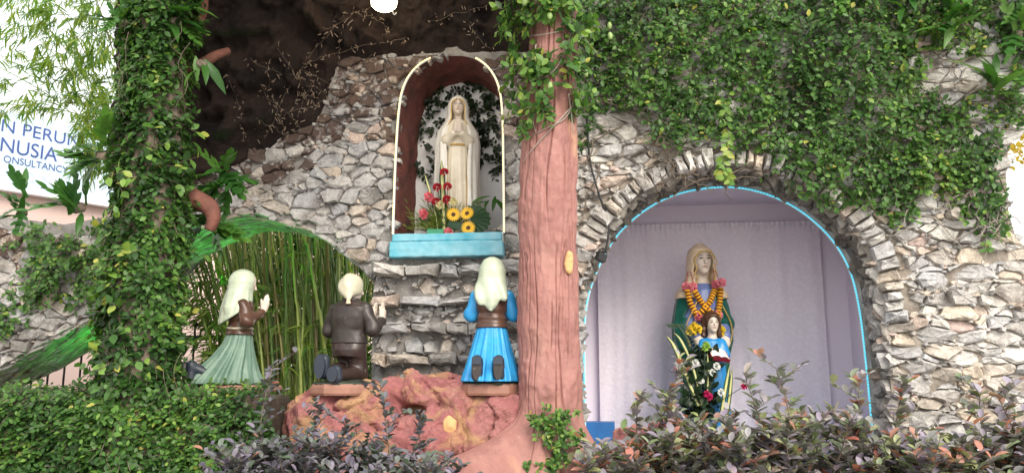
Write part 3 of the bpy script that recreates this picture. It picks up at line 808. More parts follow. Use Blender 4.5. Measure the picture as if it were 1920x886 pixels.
# ================================================================== red painted artificial rocks that carry the statues
m, n, b, link = material('red_rock'); co = geo_pos(n)
c = ramp(n, noise_tex(n, co, 4, link, 5), [(.3, (.30, .085, .085)), (.5, (.39, .145, .14)), (.7, (.43, .2, .175))], link)
c = mixc(n, ramp(n, noise_tex(n, co, 3.6, link, 7, .62, .8), [(.5, (0, 0, 0)), (.6, (.75, .75, .75))], link), c, (.52, .32, .15), link)
c = mixc(n, ramp(n, noise_tex(n, co, 9, link, 8, .72), [(.54, (0, 0, 0)), (.72, (.65, .65, .65))], link), c, (.13, .05, .045), link)
link(c, b.inputs['Base Color']); b.inputs['Roughness'].default_value = .7
link(bump(n, noise_tex(n, co, 16, link, 8, .7, 2.5), .9, .03, link), b.inputs['Normal'])
def rock(name, label, blobs, lo, hi, seed, h=.011, carve=()):
    def f(P):
        o = None
        for c_, r_ in blobs:
            d = ell(P, c_, r_); o = d if o is None else smin(o, d, .07)
        P2 = P + .05 * np.c_[noise(P, 6, 71), noise(P, 6, 72), noise(P, 6, 73)]
        o = o + .045 * fbm(P2, 4.2, 4, seed) - .022 * ridged(P2, 6.5, 3, seed + 4) + .012 - .008 * ridged(P2, 17, 2, seed + 8) + .034 * np.exp(-(noise(P2, 4.5, seed + 40) / .05) ** 2) + .014 * np.exp(-(noise(P2, 9, seed + 45) / .07) ** 2)
        for c_, r_ in carve: o = smax(o, -ell(P, c_, r_), .03)
        return o
    return tag(part(name, nets(name, f, lo, hi, h), 'red_rock'), label, 'rock')
RY = 5.85
def bl(px, py, Y, wx, wz, wy):
    p = at(px, py, Y); k = Y / F; return (tuple(p), (wx * k / 2, wy, wz * k / 2))
B1 = [bl(625, 800, RY, 170, 120, .26), bl(600, 765, RY, 110, 52, .24), bl(665, 765, RY - .1, 100, 66, .16), bl(695, 742, RY - .05, 64, 54, .15), bl(650, 850, RY - .12, 190, 120, .22), bl(700, 810, RY - .1, 110, 120, .2)]
rock('painted_rock', 'red and ochre painted rock ledge under the kneeling statue in the dark jacket', B1, at(520, 930, 0 + RY) + Vector((0, -.5, 0)), at(760, 690, RY) + Vector((0, .45, 0)), 11)
B2 = [bl(800, 742, RY - .03, 130, 74, .2), bl(740, 755, RY - .02, 60, 110, .14), bl(835, 730, RY + .1, 90, 52, .15), bl(862, 745, RY - .08, 60, 80, .14), bl(850, 790, RY - .12, 80, 110, .17), bl(790, 830, RY - .14, 170, 120, .22), bl(770, 790, RY + .1, 160, 130, .15)]
rock('painted_rock', 'red and ochre painted rock mound with a dark hollow between two kneeling statues', B2, at(700, 930, RY) + Vector((0, -.5, 0)), at(905, 675, RY) + Vector((0, .45, 0)), 23, carve=[(tuple(at(775, 767, RY - .2)), (.09, .22, .035))])
B3 = [bl(925, 790, RY, 130, 110, .24), bl(905, 765, RY - .08, 90, 50, .16), bl(950, 765, RY - .06, 90, 50, .2), bl(915, 835, RY - .16, 140, 110, .2)]
rock('painted_rock', 'red painted rock shelf under the kneeling statue in the blue skirt', B3, at(850, 930, RY) + Vector((0, -.5, 0)), at(1010, 725, RY) + Vector((0, .45, 0)), 31)
o = part('painted_stone', blob('painted_stone', at(842, 795, RY - .27), (.055, .05, .095), .008, 6, .55, 7), 'ochre_plaster'); tag(o, 'small ochre painted stone on the red rock mound', 'stone')
for px, py, w_, h_ in ((1185, 838, 70, 70), (1150, 870, 90, 60), (1130, 845, 40, 40), (1250, 815, 60, 44)):
    c_, r_ = bl(px, py, 5.3, w_, h_, .1)
    o = rock('painted_rock', {1185: 'rounded pink rock in front of the blue kerb', 1150: 'low pink rock against the root of the pink tree', 1130: 'smallest pink rock wedged beside the tree root', 1250: 'pink rock peeping over the shrubs inside the arch'}[px], [(c_, r_)], Vector(c_) - Vector(r_) * 1.5, Vector(c_) + Vector(r_) * 1.5, px)
    o['group'] = 'pink rocks at the foot of the arch'

# ================================================================== pendant lamp, floodlight, cables
glow('lamp_glass', (1., .80, .5), 11.)
lp = at(720, 0, 5.9)
lamp = thing('pendant_lamp', 'lit white glass pendant lamp hanging from the dark rock vault', 'lamp', lp)
part('lamp_shade', MB().lathe([(.02, .16), (.075, .13), (.1, .05), (.103, -.01), (.098, -.045), (.075, -.07), (.04, -.08), (.003, -.082)], lp, 28).mesh('lamp_shade', True), 'lamp_glass', lamp)
part('socket', MB().lathe([(.025, .16), (.028, .19), (.02, .24), (.005, .25)], lp, 14).mesh('socket', True), 'black_iron', lamp)
part('cord', MB().tube([lp + Vector((0, 0, .24)), lp + Vector((0, 0, 1.2))], .006, 6), 'black_iron', lamp)
mb = MB(); p = [lp + Vector((.06, -.02, -.05)), lp + Vector((.075, -.02, -.11)), lp + Vector((.09, -.02, -.135)), lp + Vector((.105, -.02, -.12))]
plain('steel', (.5, .5, .48), rough=.35, metal=.9, bst=0)
part('hook', mb.tube(catmull(p, 4), .005, 6), 'steel', lamp)
fx = at(1127, 482, 6.12)
fl = thing('floodlight', 'small black floodlight hanging beside the big arch opening', 'floodlight', fx)
part('housing', MB().box(fx, (.075, .05, .062), Matrix.Rotation(.5, 3, 'Z') @ Matrix.Rotation(.35, 3, 'Y')), 'black_iron', fl)
part('bracket', MB().tube(catmull([fx + Vector((-.03, .03, .02)), fx + Vector((-.01, .03, .06)), fx + Vector((.03, .02, .07)), fx + Vector((.045, .01, .03))], 4), .006, 6), 'black_iron', fl)
cb = MB().tube(catmull([L(*wl(1100, 210), .06), L(*wl(1106, 300), .05), L(*wl(1124, 370), .08), L(*wl(1141, 420), .06), fx + Vector((.05, .1, .08)), fx + Vector((.0, .03, .05))], 6), .0085, 6)
tag(part('power_cable', cb.mesh('power_cable', True), 'black_iron'), 'black power cable running down the stones to the floodlight', 'cable')

# green floodlights that light the under side of the arch
glow('green_glass', (.05, 1., .08), 4.)
for lab, spot, aim, en in (('green floodlight on a spike behind the ivy-clad trunk, aimed up at the arch', (338, 655, 7.12), (500, 408, 7.1), 22), ('green floodlight on a spike behind the ivy-clad trunk, aimed along the sloping buttress', (235, 690, 7.2), (110, 632, 7.2), 4.5)):
    gl = at(*spot); d_ = (at(*aim) - gl).normalized(); q_ = d_.to_track_quat('Z', 'Y').to_matrix()
    gr = thing('floodlight', lab, 'floodlight', gl)
    part('housing', MB().box(gl, (.1, .08, .08), q_), 'black_iron', gr)
    part('lens', MB().box(gl + d_ * .045, (.085, .065, .008), q_), 'green_glass', gr)
    part('spike', MB().tube([gl - Vector((0, 0, .03)), Vector((gl.x, gl.y, BED - .05))], .012, 6), 'black_iron', gr)
    la = bpy.data.lights.new('green_lamp', 'SPOT'); la.energy = en; la.color = (.09, 1., .1); la.shadow_soft_size = .03; la.spot_size = R(95); la.spot_blend = .6
    lo = bpy.data.objects.new('green_lamp', la); COL.objects.link(lo); lo.parent = gr; lo.matrix_parent_inverse = WM[gr.name].inverted()
    lo.location = gl + d_ * .06; lo.rotation_euler = (-d_).to_track_quat('Z', 'Y').to_euler()

# ================================================================== statues
def paint(name, c1, c2=None, rough=.38, sc=9.):
    """old gloss paint on plaster: uneven coat, fine grime, a few bare chips"""
    c2 = c2 or tuple(x * .8 for x in c1); m, n, b, link = material(name); co = geo_pos(n)
    c = ramp(n, noise_tex(n, co, sc, link, 6), [(.3, c2), (.7, c1)], link)
    c = mixc(n, ramp(n, noise_tex(n, co, 26, link, 8, .75), [(.55, (0, 0, 0)), (.78, (.5, .5, .5))], link), c, tuple(x * .45 for x in c2), link)
    c = mixc(n, ramp(n, noise_tex(n, co, 19, link, 5, .6, .5), [(.70, (0, 0, 0)), (.73, (.6, .6, .6))], link), c, (.5, .46, .4), link)
    link(c, b.inputs['Base Color']); b.inputs['Roughness'].default_value = rough; b.inputs['Specular IOR Level'].default_value = .45
    link(bump(n, noise_tex(n, co, 40, link, 5), .12, .01, link), b.inputs['Normal'])
paint('cream_cloth', (.53, .60, .46)); paint('cream_cap', (.62, .58, .44)); paint('brown_leather', (.12, .06, .04), (.07, .035, .025), .3); paint('charcoal_cloth', (.05, .038, .035), (.028, .022, .02), .4)
paint('brown_cloth', (.045, .027, .022), (.035, .022, .02), .32); paint('blue_cloth', (.04, .38, .75), (.03, .27, .62), .35); paint('sage_cloth', (.17, .27, .20), (.10, .18, .135), .45)
paint('navy_shoe', (.035, .045, .065)); paint('plaster_skin', (.66, .57, .49), (.60, .50, .42), .45); paint('plaster_white', (.70, .70, .68)); paint('rope_cloth', (.6, .55, .42))
paint('base_clay', (.36, .18, .13), (.27, .13, .09), .6); paint('base_green', (.045, .06, .04), (.03, .04, .03), .6)
paint('ivory_robe', (.76, .70, .58), (.64, .56, .43), .42); paint('white_mantle', (.82, .80, .75), (.72, .69, .62), .42); paint('gold_paint', (.55, .34, .07), (.42, .25, .05), .35)
paint('green_mantle', (.012, .12, .085), (.008, .07, .05), .3); paint('violet_tunic', (.15, .20, .42), (.11, .15, .33), .35); paint('tan_veil', (.74, .58, .40), (.66, .50, .34), .42)
paint('child_blue', (.03, .28, .62), (.02, .2, .5), .3); paint('hair_brown', (.08, .035, .02)); paint('book_red', (.25, .02, .03)); paint('page_white', (.8, .78, .74)); paint('eye_dark', (.03, .025, .02)); paint('lip_rose', (.5, .2, .16))

def head_sdf(P, c, s, tilt=0., turn=0.):
    """a head that looks along -Y (before turn), s = height of the head"""
    q = (P - np.array(c, np.float32)) / s
    ct, st = math.cos(turn), math.sin(turn); q = np.c_[q[:, 0] * ct + q[:, 1] * st, -q[:, 0] * st + q[:, 1] * ct, q[:, 2]]
    ct, st = math.cos(tilt), math.sin(tilt); q = np.c_[q[:, 0], q[:, 1] * ct - q[:, 2] * st, q[:, 1] * st + q[:, 2] * ct]
    d = ell(q, (0, .05, .12), (.33, .40, .38)); d = smin(d, ell(q, (0, -.08, -.16), (.25, .27, .32)), .18)
    d = smin(d, ell(q, (0, -.24, -.40), (.10, .09, .09)), .12)
    for sx in (-1, 1):
        d = smax(d, -ell(q, (sx * .13, -.42, .03), (.10, .085, .055)), .06)
        d = smin(d, ell(q, (sx * .13, -.31, .025), (.075, .05, .04)), .02)
        d = smin(d, ell(q, (sx * .34, .06, -.02), (.04, .07, .11)), .03)
    d = smin(d, cap(q, (0, -.34, .06), (0, -.43, -.13), .03, .052), .04)
    d = smin(d, ell(q, (0, -.345, -.235), (.085, .035, .022)), .02); d = smin(d, ell(q, (0, -.34, -.275), (.075, .035, .024)), .02)
    return d * s
def hand_sdf(P, w_, tip, side, s):
    """flat hand from wrist w_ to fingertips; side = direction of the thumb"""
    w_, tip, side = np.array(w_, float), np.array(tip, float), np.array(side, float); ax_ = tip - w_; ln_ = np.linalg.norm(ax_); ax_ /= ln_
    side = side - ax_ * (side @ ax_); side /= np.linalg.norm(side)
    pm = w_ + ax_ * ln_ * .45
    d = cap(P, w_, pm, .020 * s, .024 * s)
    d = smin(d, cap(P, w_ + side * .014 * s, pm + side * .016 * s, .014 * s, .014 * s), .02 * s); d = smin(d, cap(P, w_ - side * .012 * s, pm - side * .018 * s, .014 * s, .014 * s), .02 * s)
    for k, ll in zip((-1.5, -.5, .5, 1.5), (.80, .95, 1., .92)):
        d = smin(d, cap(P, pm + side * k * .0125 * s, w_ + ax_ * ln_ * ll + side * k * .011 * s, .0085 * s, .006 * s), .004 * s)
    d = smin(d, cap(P, w_ + ax_ * ln_ * .15 + side * .02 * s, w_ + ax_ * ln_ * .62 + side * .042 * s, .011 * s, .007 * s), .006 * s)
    return d
def statue_base(t, rx, ry, h, M=None):
    pr = [(1., 0), (1.03, .2), (1.02, .7), (.98, 1.)]
    V = [];  nn = 10
    for k, z in pr:
        for q in range(nn): a = 2 * math.pi * (q + .5) / nn; V.append((rx * k * math.cos(a), ry * k * math.sin(a), -h + z * h * .78))
    Fs = [(i * nn + q, i * nn + (q + 1) % nn, (i + 1) * nn + (q + 1) % nn, (i + 1) * nn + q) for i in range(3) for q in range(nn)] + [tuple(range(nn - 1, -1, -1)), tuple(3 * nn + q for q in range(nn))]
    part('base', MB().add(V, Fs), 'base_clay', t, world=False)
    def f(P): return ell(P, (0, 0, -h * .22), (rx * .96, ry * .96, h * .34)) + .006 * fbm(P, 14, 3, 5)
    part('grass_mound', nets('grass_mound', f, (-rx, -ry, -h * .7), (rx, ry, h * .3), .012), 'base_green', t, world=False)
def face_paint(t, c, s, turn=0., tilt=0.):
    """eyes, brows and lips of a head that looks along -Y"""
    Mx = Matrix.Translation(c) @ Matrix.Rotation(turn, 4, 'Z') @ Matrix.Rotation(-tilt, 4, 'X') @ Matrix.Scale(s, 4)
    for sx in (-1, 1):
        mb = MB(); V = []
        for k in range(10):
            a = 2 * math.pi * k / 10; x, z = .062 * math.cos(a), .024 * math.sin(a); V.append(Mx @ Vector((sx * .13 + x, -.405 + .3 * abs(sx * .13 + x) - .0, .025 + z)))
        mb.add(V, [tuple(range(10))]); part('eye', mb, 'eye_dark', t, world=False)
        mb = MB().tube([Mx @ Vector((sx * x, y, z)) for x, y, z in ((.06, -.375, .105), (.13, -.37, .13), (.21, -.32, .105))], .010 * s, 5); part('eyebrow', mb, 'hair_brown', t, world=False)
    mb = MB().tube([Mx @ Vector((x, y, -.255)) for x, y in ((-.085, -.345), (-.04, -.375), (0, -.382), (.04, -.375), (.085, -.345))], [.008 * s, .018 * s, .022 * s, .018 * s, .008 * s], 6)
    part('lips', mb, 'lip_rose', t, world=False)

def kneeling_woman(label, loc, rz, S_, skirt, sleeve, vest, trail=0., scarf_pt=True, hem=0., base=(.24, .25, .1)):
    """a girl on her knees who looks along +Y, hands folded; S_ scales the whole"""
    t = thing('kneeling_statue', label, 'statue', loc, rz); t.scale = (S_,) * 3
    WM[t.name] = WM[t.name] @ Matrix.Scale(S_, 4)
    H = .006
    # body under the clothes: head, neck, trunk, arms, hands
    def body(P):
        d = head_sdf(P, (0, .03, .785), .19, tilt=-.25, turn=math.pi)
        d = smin(d, cap(P, (0, 0, .64), (0, .02, .74), .04, .038), .03); d = smin(d, loft(P, [.36, .5, .6, .66], [.08, .09, .1, .05], [.06, .07, .07, .05]), .03)
        for sx in (-1, 1):
            d = smin(d, cap(P, (sx * .09, 0, .62), (sx * .15, .03, .48), .03, .03), .02); d = smin(d, cap(P, (sx * .15, .03, .48), (sx * .025, .165, .57), .03, .022), .02)
            d = np.minimum(d, hand_sdf(P, (sx * .022, .17, .575), (sx * .013, .2, .70), (0, -1, .4), .95))
        return d
    part('body', nets('body', body, (-.2, -.13, .34), (.2, .31, .9), .005), 'plaster_skin', t, world=False)
    zz = [-.005, .03, .1, .2, .3, .385, .425]
    def sk(P):
        d = loft(P, zz, [.2, .195, .175, .15, .125, .105, .1], [.25 + trail / 2, .235 + trail / 2, .2 + trail * .3, .155 + trail * .1, .118, .095, .088],
                 0., [-.06 - trail / 2, -.055 - trail / 2, -.045 - trail * .35, -.03 - trail * .1, -.012, 0, 0], 17, [.085, .085, .075, .06, .045, .03, .02], wob=.12)
        for sx in (-1, 1): d = smax(d, -cap(P, (sx * .074, -.36 - trail, .03), (sx * .074, -.33 - trail, .14), .042, .038), .05)
        return d
    part('skirt', nets('skirt', sk, (-.25, -.42 - trail, -.02), (.25, .27, .44), H), skirt, t, world=False)
    for sx in (-1, 1):
        y0 = -.305 - trail
        def shoe(P, sx=sx, y0=y0):
            q = P * np.array((1, 1, 1)); d = cap(q, (sx * .074, y0 + .05, .035), (sx * .074, y0 + .05, .14), .042, .036)
            return smin(np.maximum(d, y0 + .015 - P[:, 1]), cap(P, (sx * .074, y0 + .05, .13), (sx * .07, y0 + .17, .07), .035, .045), .02)
        sh = part('shoe', nets('shoe', shoe, (sx * .074 - .07, y0 - .03, -.03), (sx * .074 + .07, y0 + .24, .2), .005), 'navy_shoe', t, world=False)
        V = [(sx * .074 + (.036 - .006 * (k > 6)) * math.cos(a), y0 + .012, .088 + .083 * math.sin(a)) for k, a in enumerate(np.linspace(0, 2 * math.pi, 16, endpoint=False))]
        mb = MB().add(V + [(x, y0 - .004, z) for x, y, z in V], [tuple(range(16, 32))] + [(k, 16 + k, 16 + (k + 1) % 16, (k + 1) % 16) for k in range(16)])
        part('sole', mb, 'charcoal_cloth', sh, world=False)
        part('heel', MB().box((sx * .074, y0 - .009, .137), (.062, .016, .05)), 'navy_shoe', sh, world=False)
    def vs(P):
        d = loft(P, [.375, .40, .43, .47, .54, .6, .64, .675], [.125, .118, .106, .106, .118, .13, .118, .06], [.11, .104, .092, .09, .1, .098, .085, .055], 0., 0.)
        return d + .004 * np.sin(P[:, 2] * 95 + 6 * P[:, 0]) * np.exp(-((P[:, 2] - .46) / .05) ** 2)
    part('bodice', nets('bodice', vs, (-.16, -.14, .36), (.16, .14, .69), H), vest, t, world=False)
    for sx in (-1, 1):
        def sl(P, sx=sx):
            d = cap(P, (sx * .115, 0, .61), (sx * .155, .03, .475), .046, .052); d = smin(d, cap(P, (sx * .155, .03, .475), (sx * .045, .15, .55), .05, .034), .03)
            return d + .003 * np.sin(P[:, 2] * 60 + P[:, 1] * 40)
        part('sleeve', nets('sleeve', sl, (min(0, sx * .23), -.07, .4), (max(0, sx * .23), .23, .68), H), sleeve, t, world=False)
    def sc(P):
        x, y, z = P[:, 0], P[:, 1], P[:, 2]
        d = ell(P, (0, .0, .795), (.092, .108, .105))
        d = smin(d, loft(P, [.495, .53, .58, .63, .68, .74, .8, .86], [.012, .06, .105, .118, .113, .104, .092, .05], [.02, .026, .032, .05, .075, .088, .09, .05], 0., [-.118, -.118, -.112, -.085, -.05, -.02, -.005, 0]), .03)
        d = d + .007 * np.sin(x * 62 + 2.5 * np.sin(z * 9)) * np.clip((.8 - z) * 5, 0, 1) * (y < 0)
        if not scarf_pt:
            cape = loft(P, [.42, .5, .58, .66, .74], [.14, .15, .15, .128, .09], [.118, .118, .115, .105, .09], 0., [-.05, -.045, -.035, -.02, -.01], 11, .03, wob=.1)
            d = smin(d, smax(cape, (.56 + .7 * y - z) * .7, .01), .03)
        face = ell(P, (0, .125, .775), (.066, .085, .088))
        return smax(d, -face, .012)
    part('headscarf', nets('headscarf', sc, (-.2, -.27, .4), (.2, .17, .92), .0055), 'cream_cloth', t, world=False)
    statue_base(t, *base)
    return t
A_ = at(922, 713, 5.85)
kneeling_woman('kneeling girl statue in bright blue skirt and brown bodice seen from behind', A_, -.08, 1., 'blue_cloth', 'blue_cloth', 'brown_leather')
C_ = at(444, 718, 6.05)
c3 = kneeling_woman('kneeling girl statue in pleated sage green skirt and brown top before the bamboo', C_, R(-66), .95, 'sage_cloth', 'brown_leather', 'brown_leather', trail=.09, scarf_pt=False, hem=.03, base=(.2, .34, .06))
part('belt', MB().tube([(.112 * math.cos(a), .098 * math.sin(a), .425 + .004 * math.sin(3 * a)) for a in np.linspace(0, 2 * math.pi, 30)], .009, 6), 'rope_cloth', c3, world=False)

# the boy in the dark jacket
Bp = at(652, 713, 5.85)
boy = thing('kneeling_statue', 'kneeling statue in dark jacket, brown trousers and cream cap', 'statue', Bp, R(-24))
def body(P):
    d = head_sdf(P, (0, .03, .665), .185, tilt=-.1, turn=math.pi - .5)
    d = smin(d, cap(P, (0, 0, .52), (0, .02, .62), .042, .04), .03); d = smin(d, loft(P, [.24, .4, .5, .56], [.09, .1, .1, .05], [.07, .08, .08, .05]), .03)
    for sx in (-1, 1):
        d = smin(d, cap(P, (sx * .1, 0, .52), (sx * .19, .02, .37), .03, .03), .02); hx = .15 if sx > 0 else .06; d = smin(d, cap(P, (sx * .19, .02, .37), (hx, .18, .44), .03, .024), .02)
        d = np.minimum(d, hand_sdf(P, (hx, .19, .452), (.105 + sx * .028, .23, .575), (0, -1, .4), 1.05))
    return d
part('body', nets('body', body, (-.24, -.13, .22), (.25, .31, .79), .005), 'plaster_skin', boy, world=False)
def jk(P):
    d = loft(P, [.265, .28, .36, .45, .52, .56, .585], [.145, .14, .132, .152, .156, .12, .06], [.105, .102, .096, .104, .094, .072, .05], 0., [0, 0, 0, -.005, -.01, 0, 0])
    return d + .003 * fbm(P, 18, 2, 4)
jo = part('jacket', nets('jacket', jk, (-.2, -.14, .25), (.2, .14, .6), .006), 'charcoal_cloth', boy, world=False)
part('collar', MB().tube([(.06 * math.cos(a), .05 * math.sin(a) + .005, .58) for a in np.linspace(0, 2 * math.pi, 24)], .014, 7).mesh('collar', True), 'charcoal_cloth', boy, world=False)
for sx in (-1, 1):
    def sl(P, sx=sx):
        hx = .15 if sx > 0 else .06
        d = cap(P, (sx * .13, 0, .51), (sx * .19, .02, .37), .05, .052); d = smin(d, cap(P, (sx * .19, .02, .37), (hx + .012, .165, .43), .05, .036), .03)
        return d + .003 * np.sin(P[:, 2] * 55 + P[:, 1] * 35)
    part('sleeve', nets('sleeve', sl, (min(-.02, sx * .27), -.08, .29), (max(.22, sx * .27), .24, .58), .006), 'charcoal_cloth', boy, world=False)
def tr(P):
    d = loft(P, [.17, .22, .275, .3], [.112, .12, .118, .11], [.095, .102, .094, .088], 0., [-.01, -.012, 0, 0])
    d = smin(d, cap(P, (.055, 0, .24), (.065, .05, .05), .072, .06), .03); d = smin(d, cap(P, (.065, .05, .05), (.07, -.2, .04), .055, .042), .03)
    d = smin(d, cap(P, (-.055, 0, .24), (-.06, .11, .1), .072, .06), .03); d = smin(d, cap(P, (-.06, .11, .1), (-.06, -.14, .07), .055, .04), .03)
    return d + .003 * fbm(P, 15, 2, 8)
part('trousers', nets('trousers', tr, (-.17, -.28, -.01), (.17, .2, .31), .006), 'brown_cloth', boy, world=False)
for sx, y0, zc, zh in ((-1, -.24, .1, .075), (1, -.27, .045, .04)):
    def shoe(P): return np.maximum(cap(P, (sx * .066, y0 + .04, zc - zh * .6), (sx * .064, y0 + .04, zc + zh * .6), .045, .04), y0 + .008 - P[:, 1])
    sh = part('shoe', nets('shoe', shoe, (sx * .066 - .07, y0 - .03, zc - .12), (sx * .066 + .07, y0 + .12, zc + .13), .006), 'navy_shoe', boy, world=False)
    V = [(sx * .066 + .044 * math.cos(a), y0 + .006, zc + (zh + .012) * math.sin(a)) for a in np.linspace(0, 2 * math.pi, 14, endpoint=False)]
    part('sole', MB().add(V + [(x, y0 - .012, z) for x, y, z in V], [tuple(range(14, 28))] + [(k, 14 + k, 14 + (k + 1) % 14, (k + 1) % 14) for k in range(14)]), 'navy_shoe', sh, world=False)
def cp(P):
    d = ell(P, (0, .005, .685), (.088, .1, .092)); d = smin(d, cap(P, (.01, -.05, .65), (.045, -.085, .585), .06, .02), .04)
    return smax(d + .003 * np.sin(P[:, 2] * 40 + P[:, 0] * 70), -ell(P, (.055, .12, .655), (.07, .08, .085)), .012)
co_ = part('cap', nets('cap', cp, (-.13, -.16, .54), (.13, .14, .8), .005), 'cream_cap', boy, world=False)
part('tassel', MB().lathe([(.008, .02), (.012, .0), (.018, -.03), (.004, -.034)], (.047, -.092, .575), 8), 'tan_veil', co_, world=False)
statue_base(boy, .25, .27, .1)

# ---------------------------------------------------------------- white Madonna in the niche (looks along -Y)
Mz = NI[0][1] + .005; mp_ = wl(856, 430, -.26)
mary = thing('madonna_statue', 'white and ivory praying Madonna statue with gold trim in the tall niche', 'statue', L(mp_[0], Mz, -.26), R(4))
HM = 1.3; a = HM / 1.12
mary.scale = (a,) * 3; WM[mary.name] = WM[mary.name] @ Matrix.Scale(a, 4)
def body(P):
    d = head_sdf(P, (0, -.01, 1.02), .155, tilt=.06); d = smin(d, cap(P, (0, .01, .9), (0, 0, .97), .036, .032), .02)
    d = smin(d, loft(P, [.5, .65, .8, .9], [.08, .07, .09, .04], [.06, .055, .06, .04]), .03)
    for sx in (-1, 1):
        d = smin(d, cap(P, (sx * .08, 0, .85), (sx * .082, -.06, .735), .03, .03), .02); d = smin(d, cap(P, (sx * .082, -.06, .735), (sx * .02, -.125, .785), .026, .018), .02)
        d = np.minimum(d, hand_sdf(P, (sx * .017, -.13, .79), (sx * .0105, -.142, .9), (0, 1, .3), .85))
    return d
part('body', nets('body', body, (-.16, -.19, .48), (.16, .1, 1.13), .0045), 'plaster_skin', mary, world=False)
face_paint(mary, (0, -.01, 1.02), .155, 0, .06)
def gown(P):
    d = loft(P, [0, .05, .3, .55, .68, .72, .8, .88, .91], [.125, .12, .1, .088, .078, .08, .1, .085, .04], [.12, .115, .095, .08, .066, .068, .08, .065, .04], 0., -.015, 15, [.06, .06, .055, .045, .02, .02, .0, 0, 0], wob=.08)
    for sx in (-1, 1): d = smin(d, smin(cap(P, (sx * .075, 0, .85), (sx * .082, -.06, .735), .034, .036), cap(P, (sx * .082, -.06, .735), (sx * .03, -.12, .775), .037, .027), .03), .025)
    return d
part('gown', nets('gown', gown, (-.17, -.17, -.01), (.17, .14, .93), .006), 'ivory_robe', mary, world=False)
def mantle(P):
    x, y, z = P.T; zz_ = [0, .1, .4, .6, .72, .82, .88, .93, .98, 1.03, 1.08, 1.115]
    d = loft(P, zz_, [.18, .178, .17, .168, .172, .155, .115, .088, .084, .082, .062, .02], [.15, .148, .135, .125, .12, .11, .095, .088, .087, .085, .065, .02], 0., .012, 13, [.05, .05, .045, .04, .03, .02, .01, 0, 0, 0, 0, 0], wob=.1)
    wd = np.interp(z, [0, .3, .6, .72, .8, .88, .92, 1.0, 1.05, 1.07], [.066, .068, .075, .085, .075, .055, .046, .05, .036, 0.])
    cut = np.maximum(np.abs(x) - wd, y + .0 - .05 * (z > .92)); cut = np.maximum(cut, z - 1.068)
    return smax(d, -cut, .012)
part('mantle', nets('mantle', mantle, (-.2, -.18, -.01), (.2, .18, 1.13), .006), 'white_mantle', mary, world=False)
for sx in (-1, 1):
    pts = [(sx * xx, yy, z) for z, xx, yy in ((.02, .07, -.125), (.3, .072, -.11), (.6, .08, -.085), (.72, .094, -.072), (.8, .09, -.068), (.88, .062, -.07), (.92, .048, -.07), (1., .051, -.07), (1.045, .04, -.07), (1.068, .005, -.066))]
    part('gold_trim', MB().tube(catmull(pts, 4), .0045, 6), 'gold_paint', mary, world=False)
part('gold_belt', MB().tube([(.084 * math.cos(q), -.015 + .074 * math.sin(q), .7) for q in np.linspace(math.pi, 2 * math.pi, 20)], .007, 6), 'gold_paint', mary, world=False)
part('gold_collar', MB().tube([(.045 * math.cos(q), .0 + .042 * math.sin(q), .912 - .008 * math.sin(-q)) for q in np.linspace(math.pi, 2 * math.pi, 14)], .006, 6), 'gold_paint', mary, world=False)

# ---------------------------------------------------------------- Saint with child in the alcove
sp = wl(1322, 700, -.95); An = L(sp[0], FL + .0, -.95); top = wl(1313, 456, -.95)[1]
anne = thing('saint_statue', 'tall saint statue in green mantle and tan veil holding a blue-dressed child', 'statue', An, R(7))
q = (top - FL) / 1.80; anne.scale = (q,) * 3; WM[anne.name] = WM[anne.name] @ Matrix.Scale(q, 4)
HC = (.0, -.02, 1.64)
def body(P):
    d = head_sdf(P, HC, .262, tilt=.08); d = smin(d, cap(P, (0, .01, 1.42), (0, 0, 1.53), .062, .058), .03)
    d = smin(d, loft(P, [.9, 1.1, 1.3, 1.44], [.12, .13, .15, .06], [.09, .1, .1, .06]), .04)
    for sx in (-1, 1):
        d = smin(d, cap(P, (sx * .14, 0, 1.34), (sx * .165, -.05, 1.06), .05, .05), .03); d = smin(d, cap(P, (sx * .165, -.05, 1.06), (sx * .13, -.17, .98), .05, .032), .03)
        d = np.minimum(d, hand_sdf(P, (sx * .125, -.18, .975), (sx * .085, -.25, .86), (-sx, -.3, .3), 1.35))
    return d
part('body', nets('body', body, (-.3, -.29, .82), (.3, .16, 1.8), .0075), 'plaster_skin', anne, world=False)
face_paint(anne, HC, .262, 0, .08)
def tunic(P):
    d = loft(P, [0, .3, .8, 1.05, 1.25, 1.38, 1.44], [.2, .19, .17, .16, .165, .12, .065], [.17, .16, .14, .13, .125, .1, .065], 0., -.02, 13, [.04, .04, .04, .03, .025, .02, 0], wob=.1)
    for sx in (-1, 1): d = smin(d, smin(cap(P, (sx * .125, 0, 1.32), (sx * .145, -.06, 1.06), .058, .062), cap(P, (sx * .145, -.06, 1.06), (sx * .125, -.165, .985), .062, .05), .04), .03)
    return d
part('tunic', nets('tunic', tunic, (-.32, -.27, -.01), (.32, .17, 1.47), .009), 'violet_tunic', anne, world=False)
def mant(P):
    x, y, z = P.T
    d = loft(P, [0, .4, .8, .95, 1.1, 1.25, 1.36, 1.44], [.2, .2, .215, .262, .265, .24, .205, .12], [.2, .19, .19, .2, .195, .17, .14, .1], 0., .02, 11, [.05, .05, .04, .03, .03, .02, .01, 0], wob=.1)
    wd = np.interp(z, [0, .8, .9, 1.0, 1.1, 1.25, 1.4], [.10, .11, .17, .2, .19, .11, .05]); cut = np.maximum(np.abs(x + .03 * (z > 1.15)) - wd, y - .0)
    d = smax(d, -cut, .02)
    return smin(d, cap(P, (.2, -.06, 1.1), (.05, -.14, 1.13), .05, .03), .04)
part('mantle', nets('mantle', mant, (-.4, -.27, -.01), (.4, .27, 1.47), .009), 'green_mantle', anne, world=False)
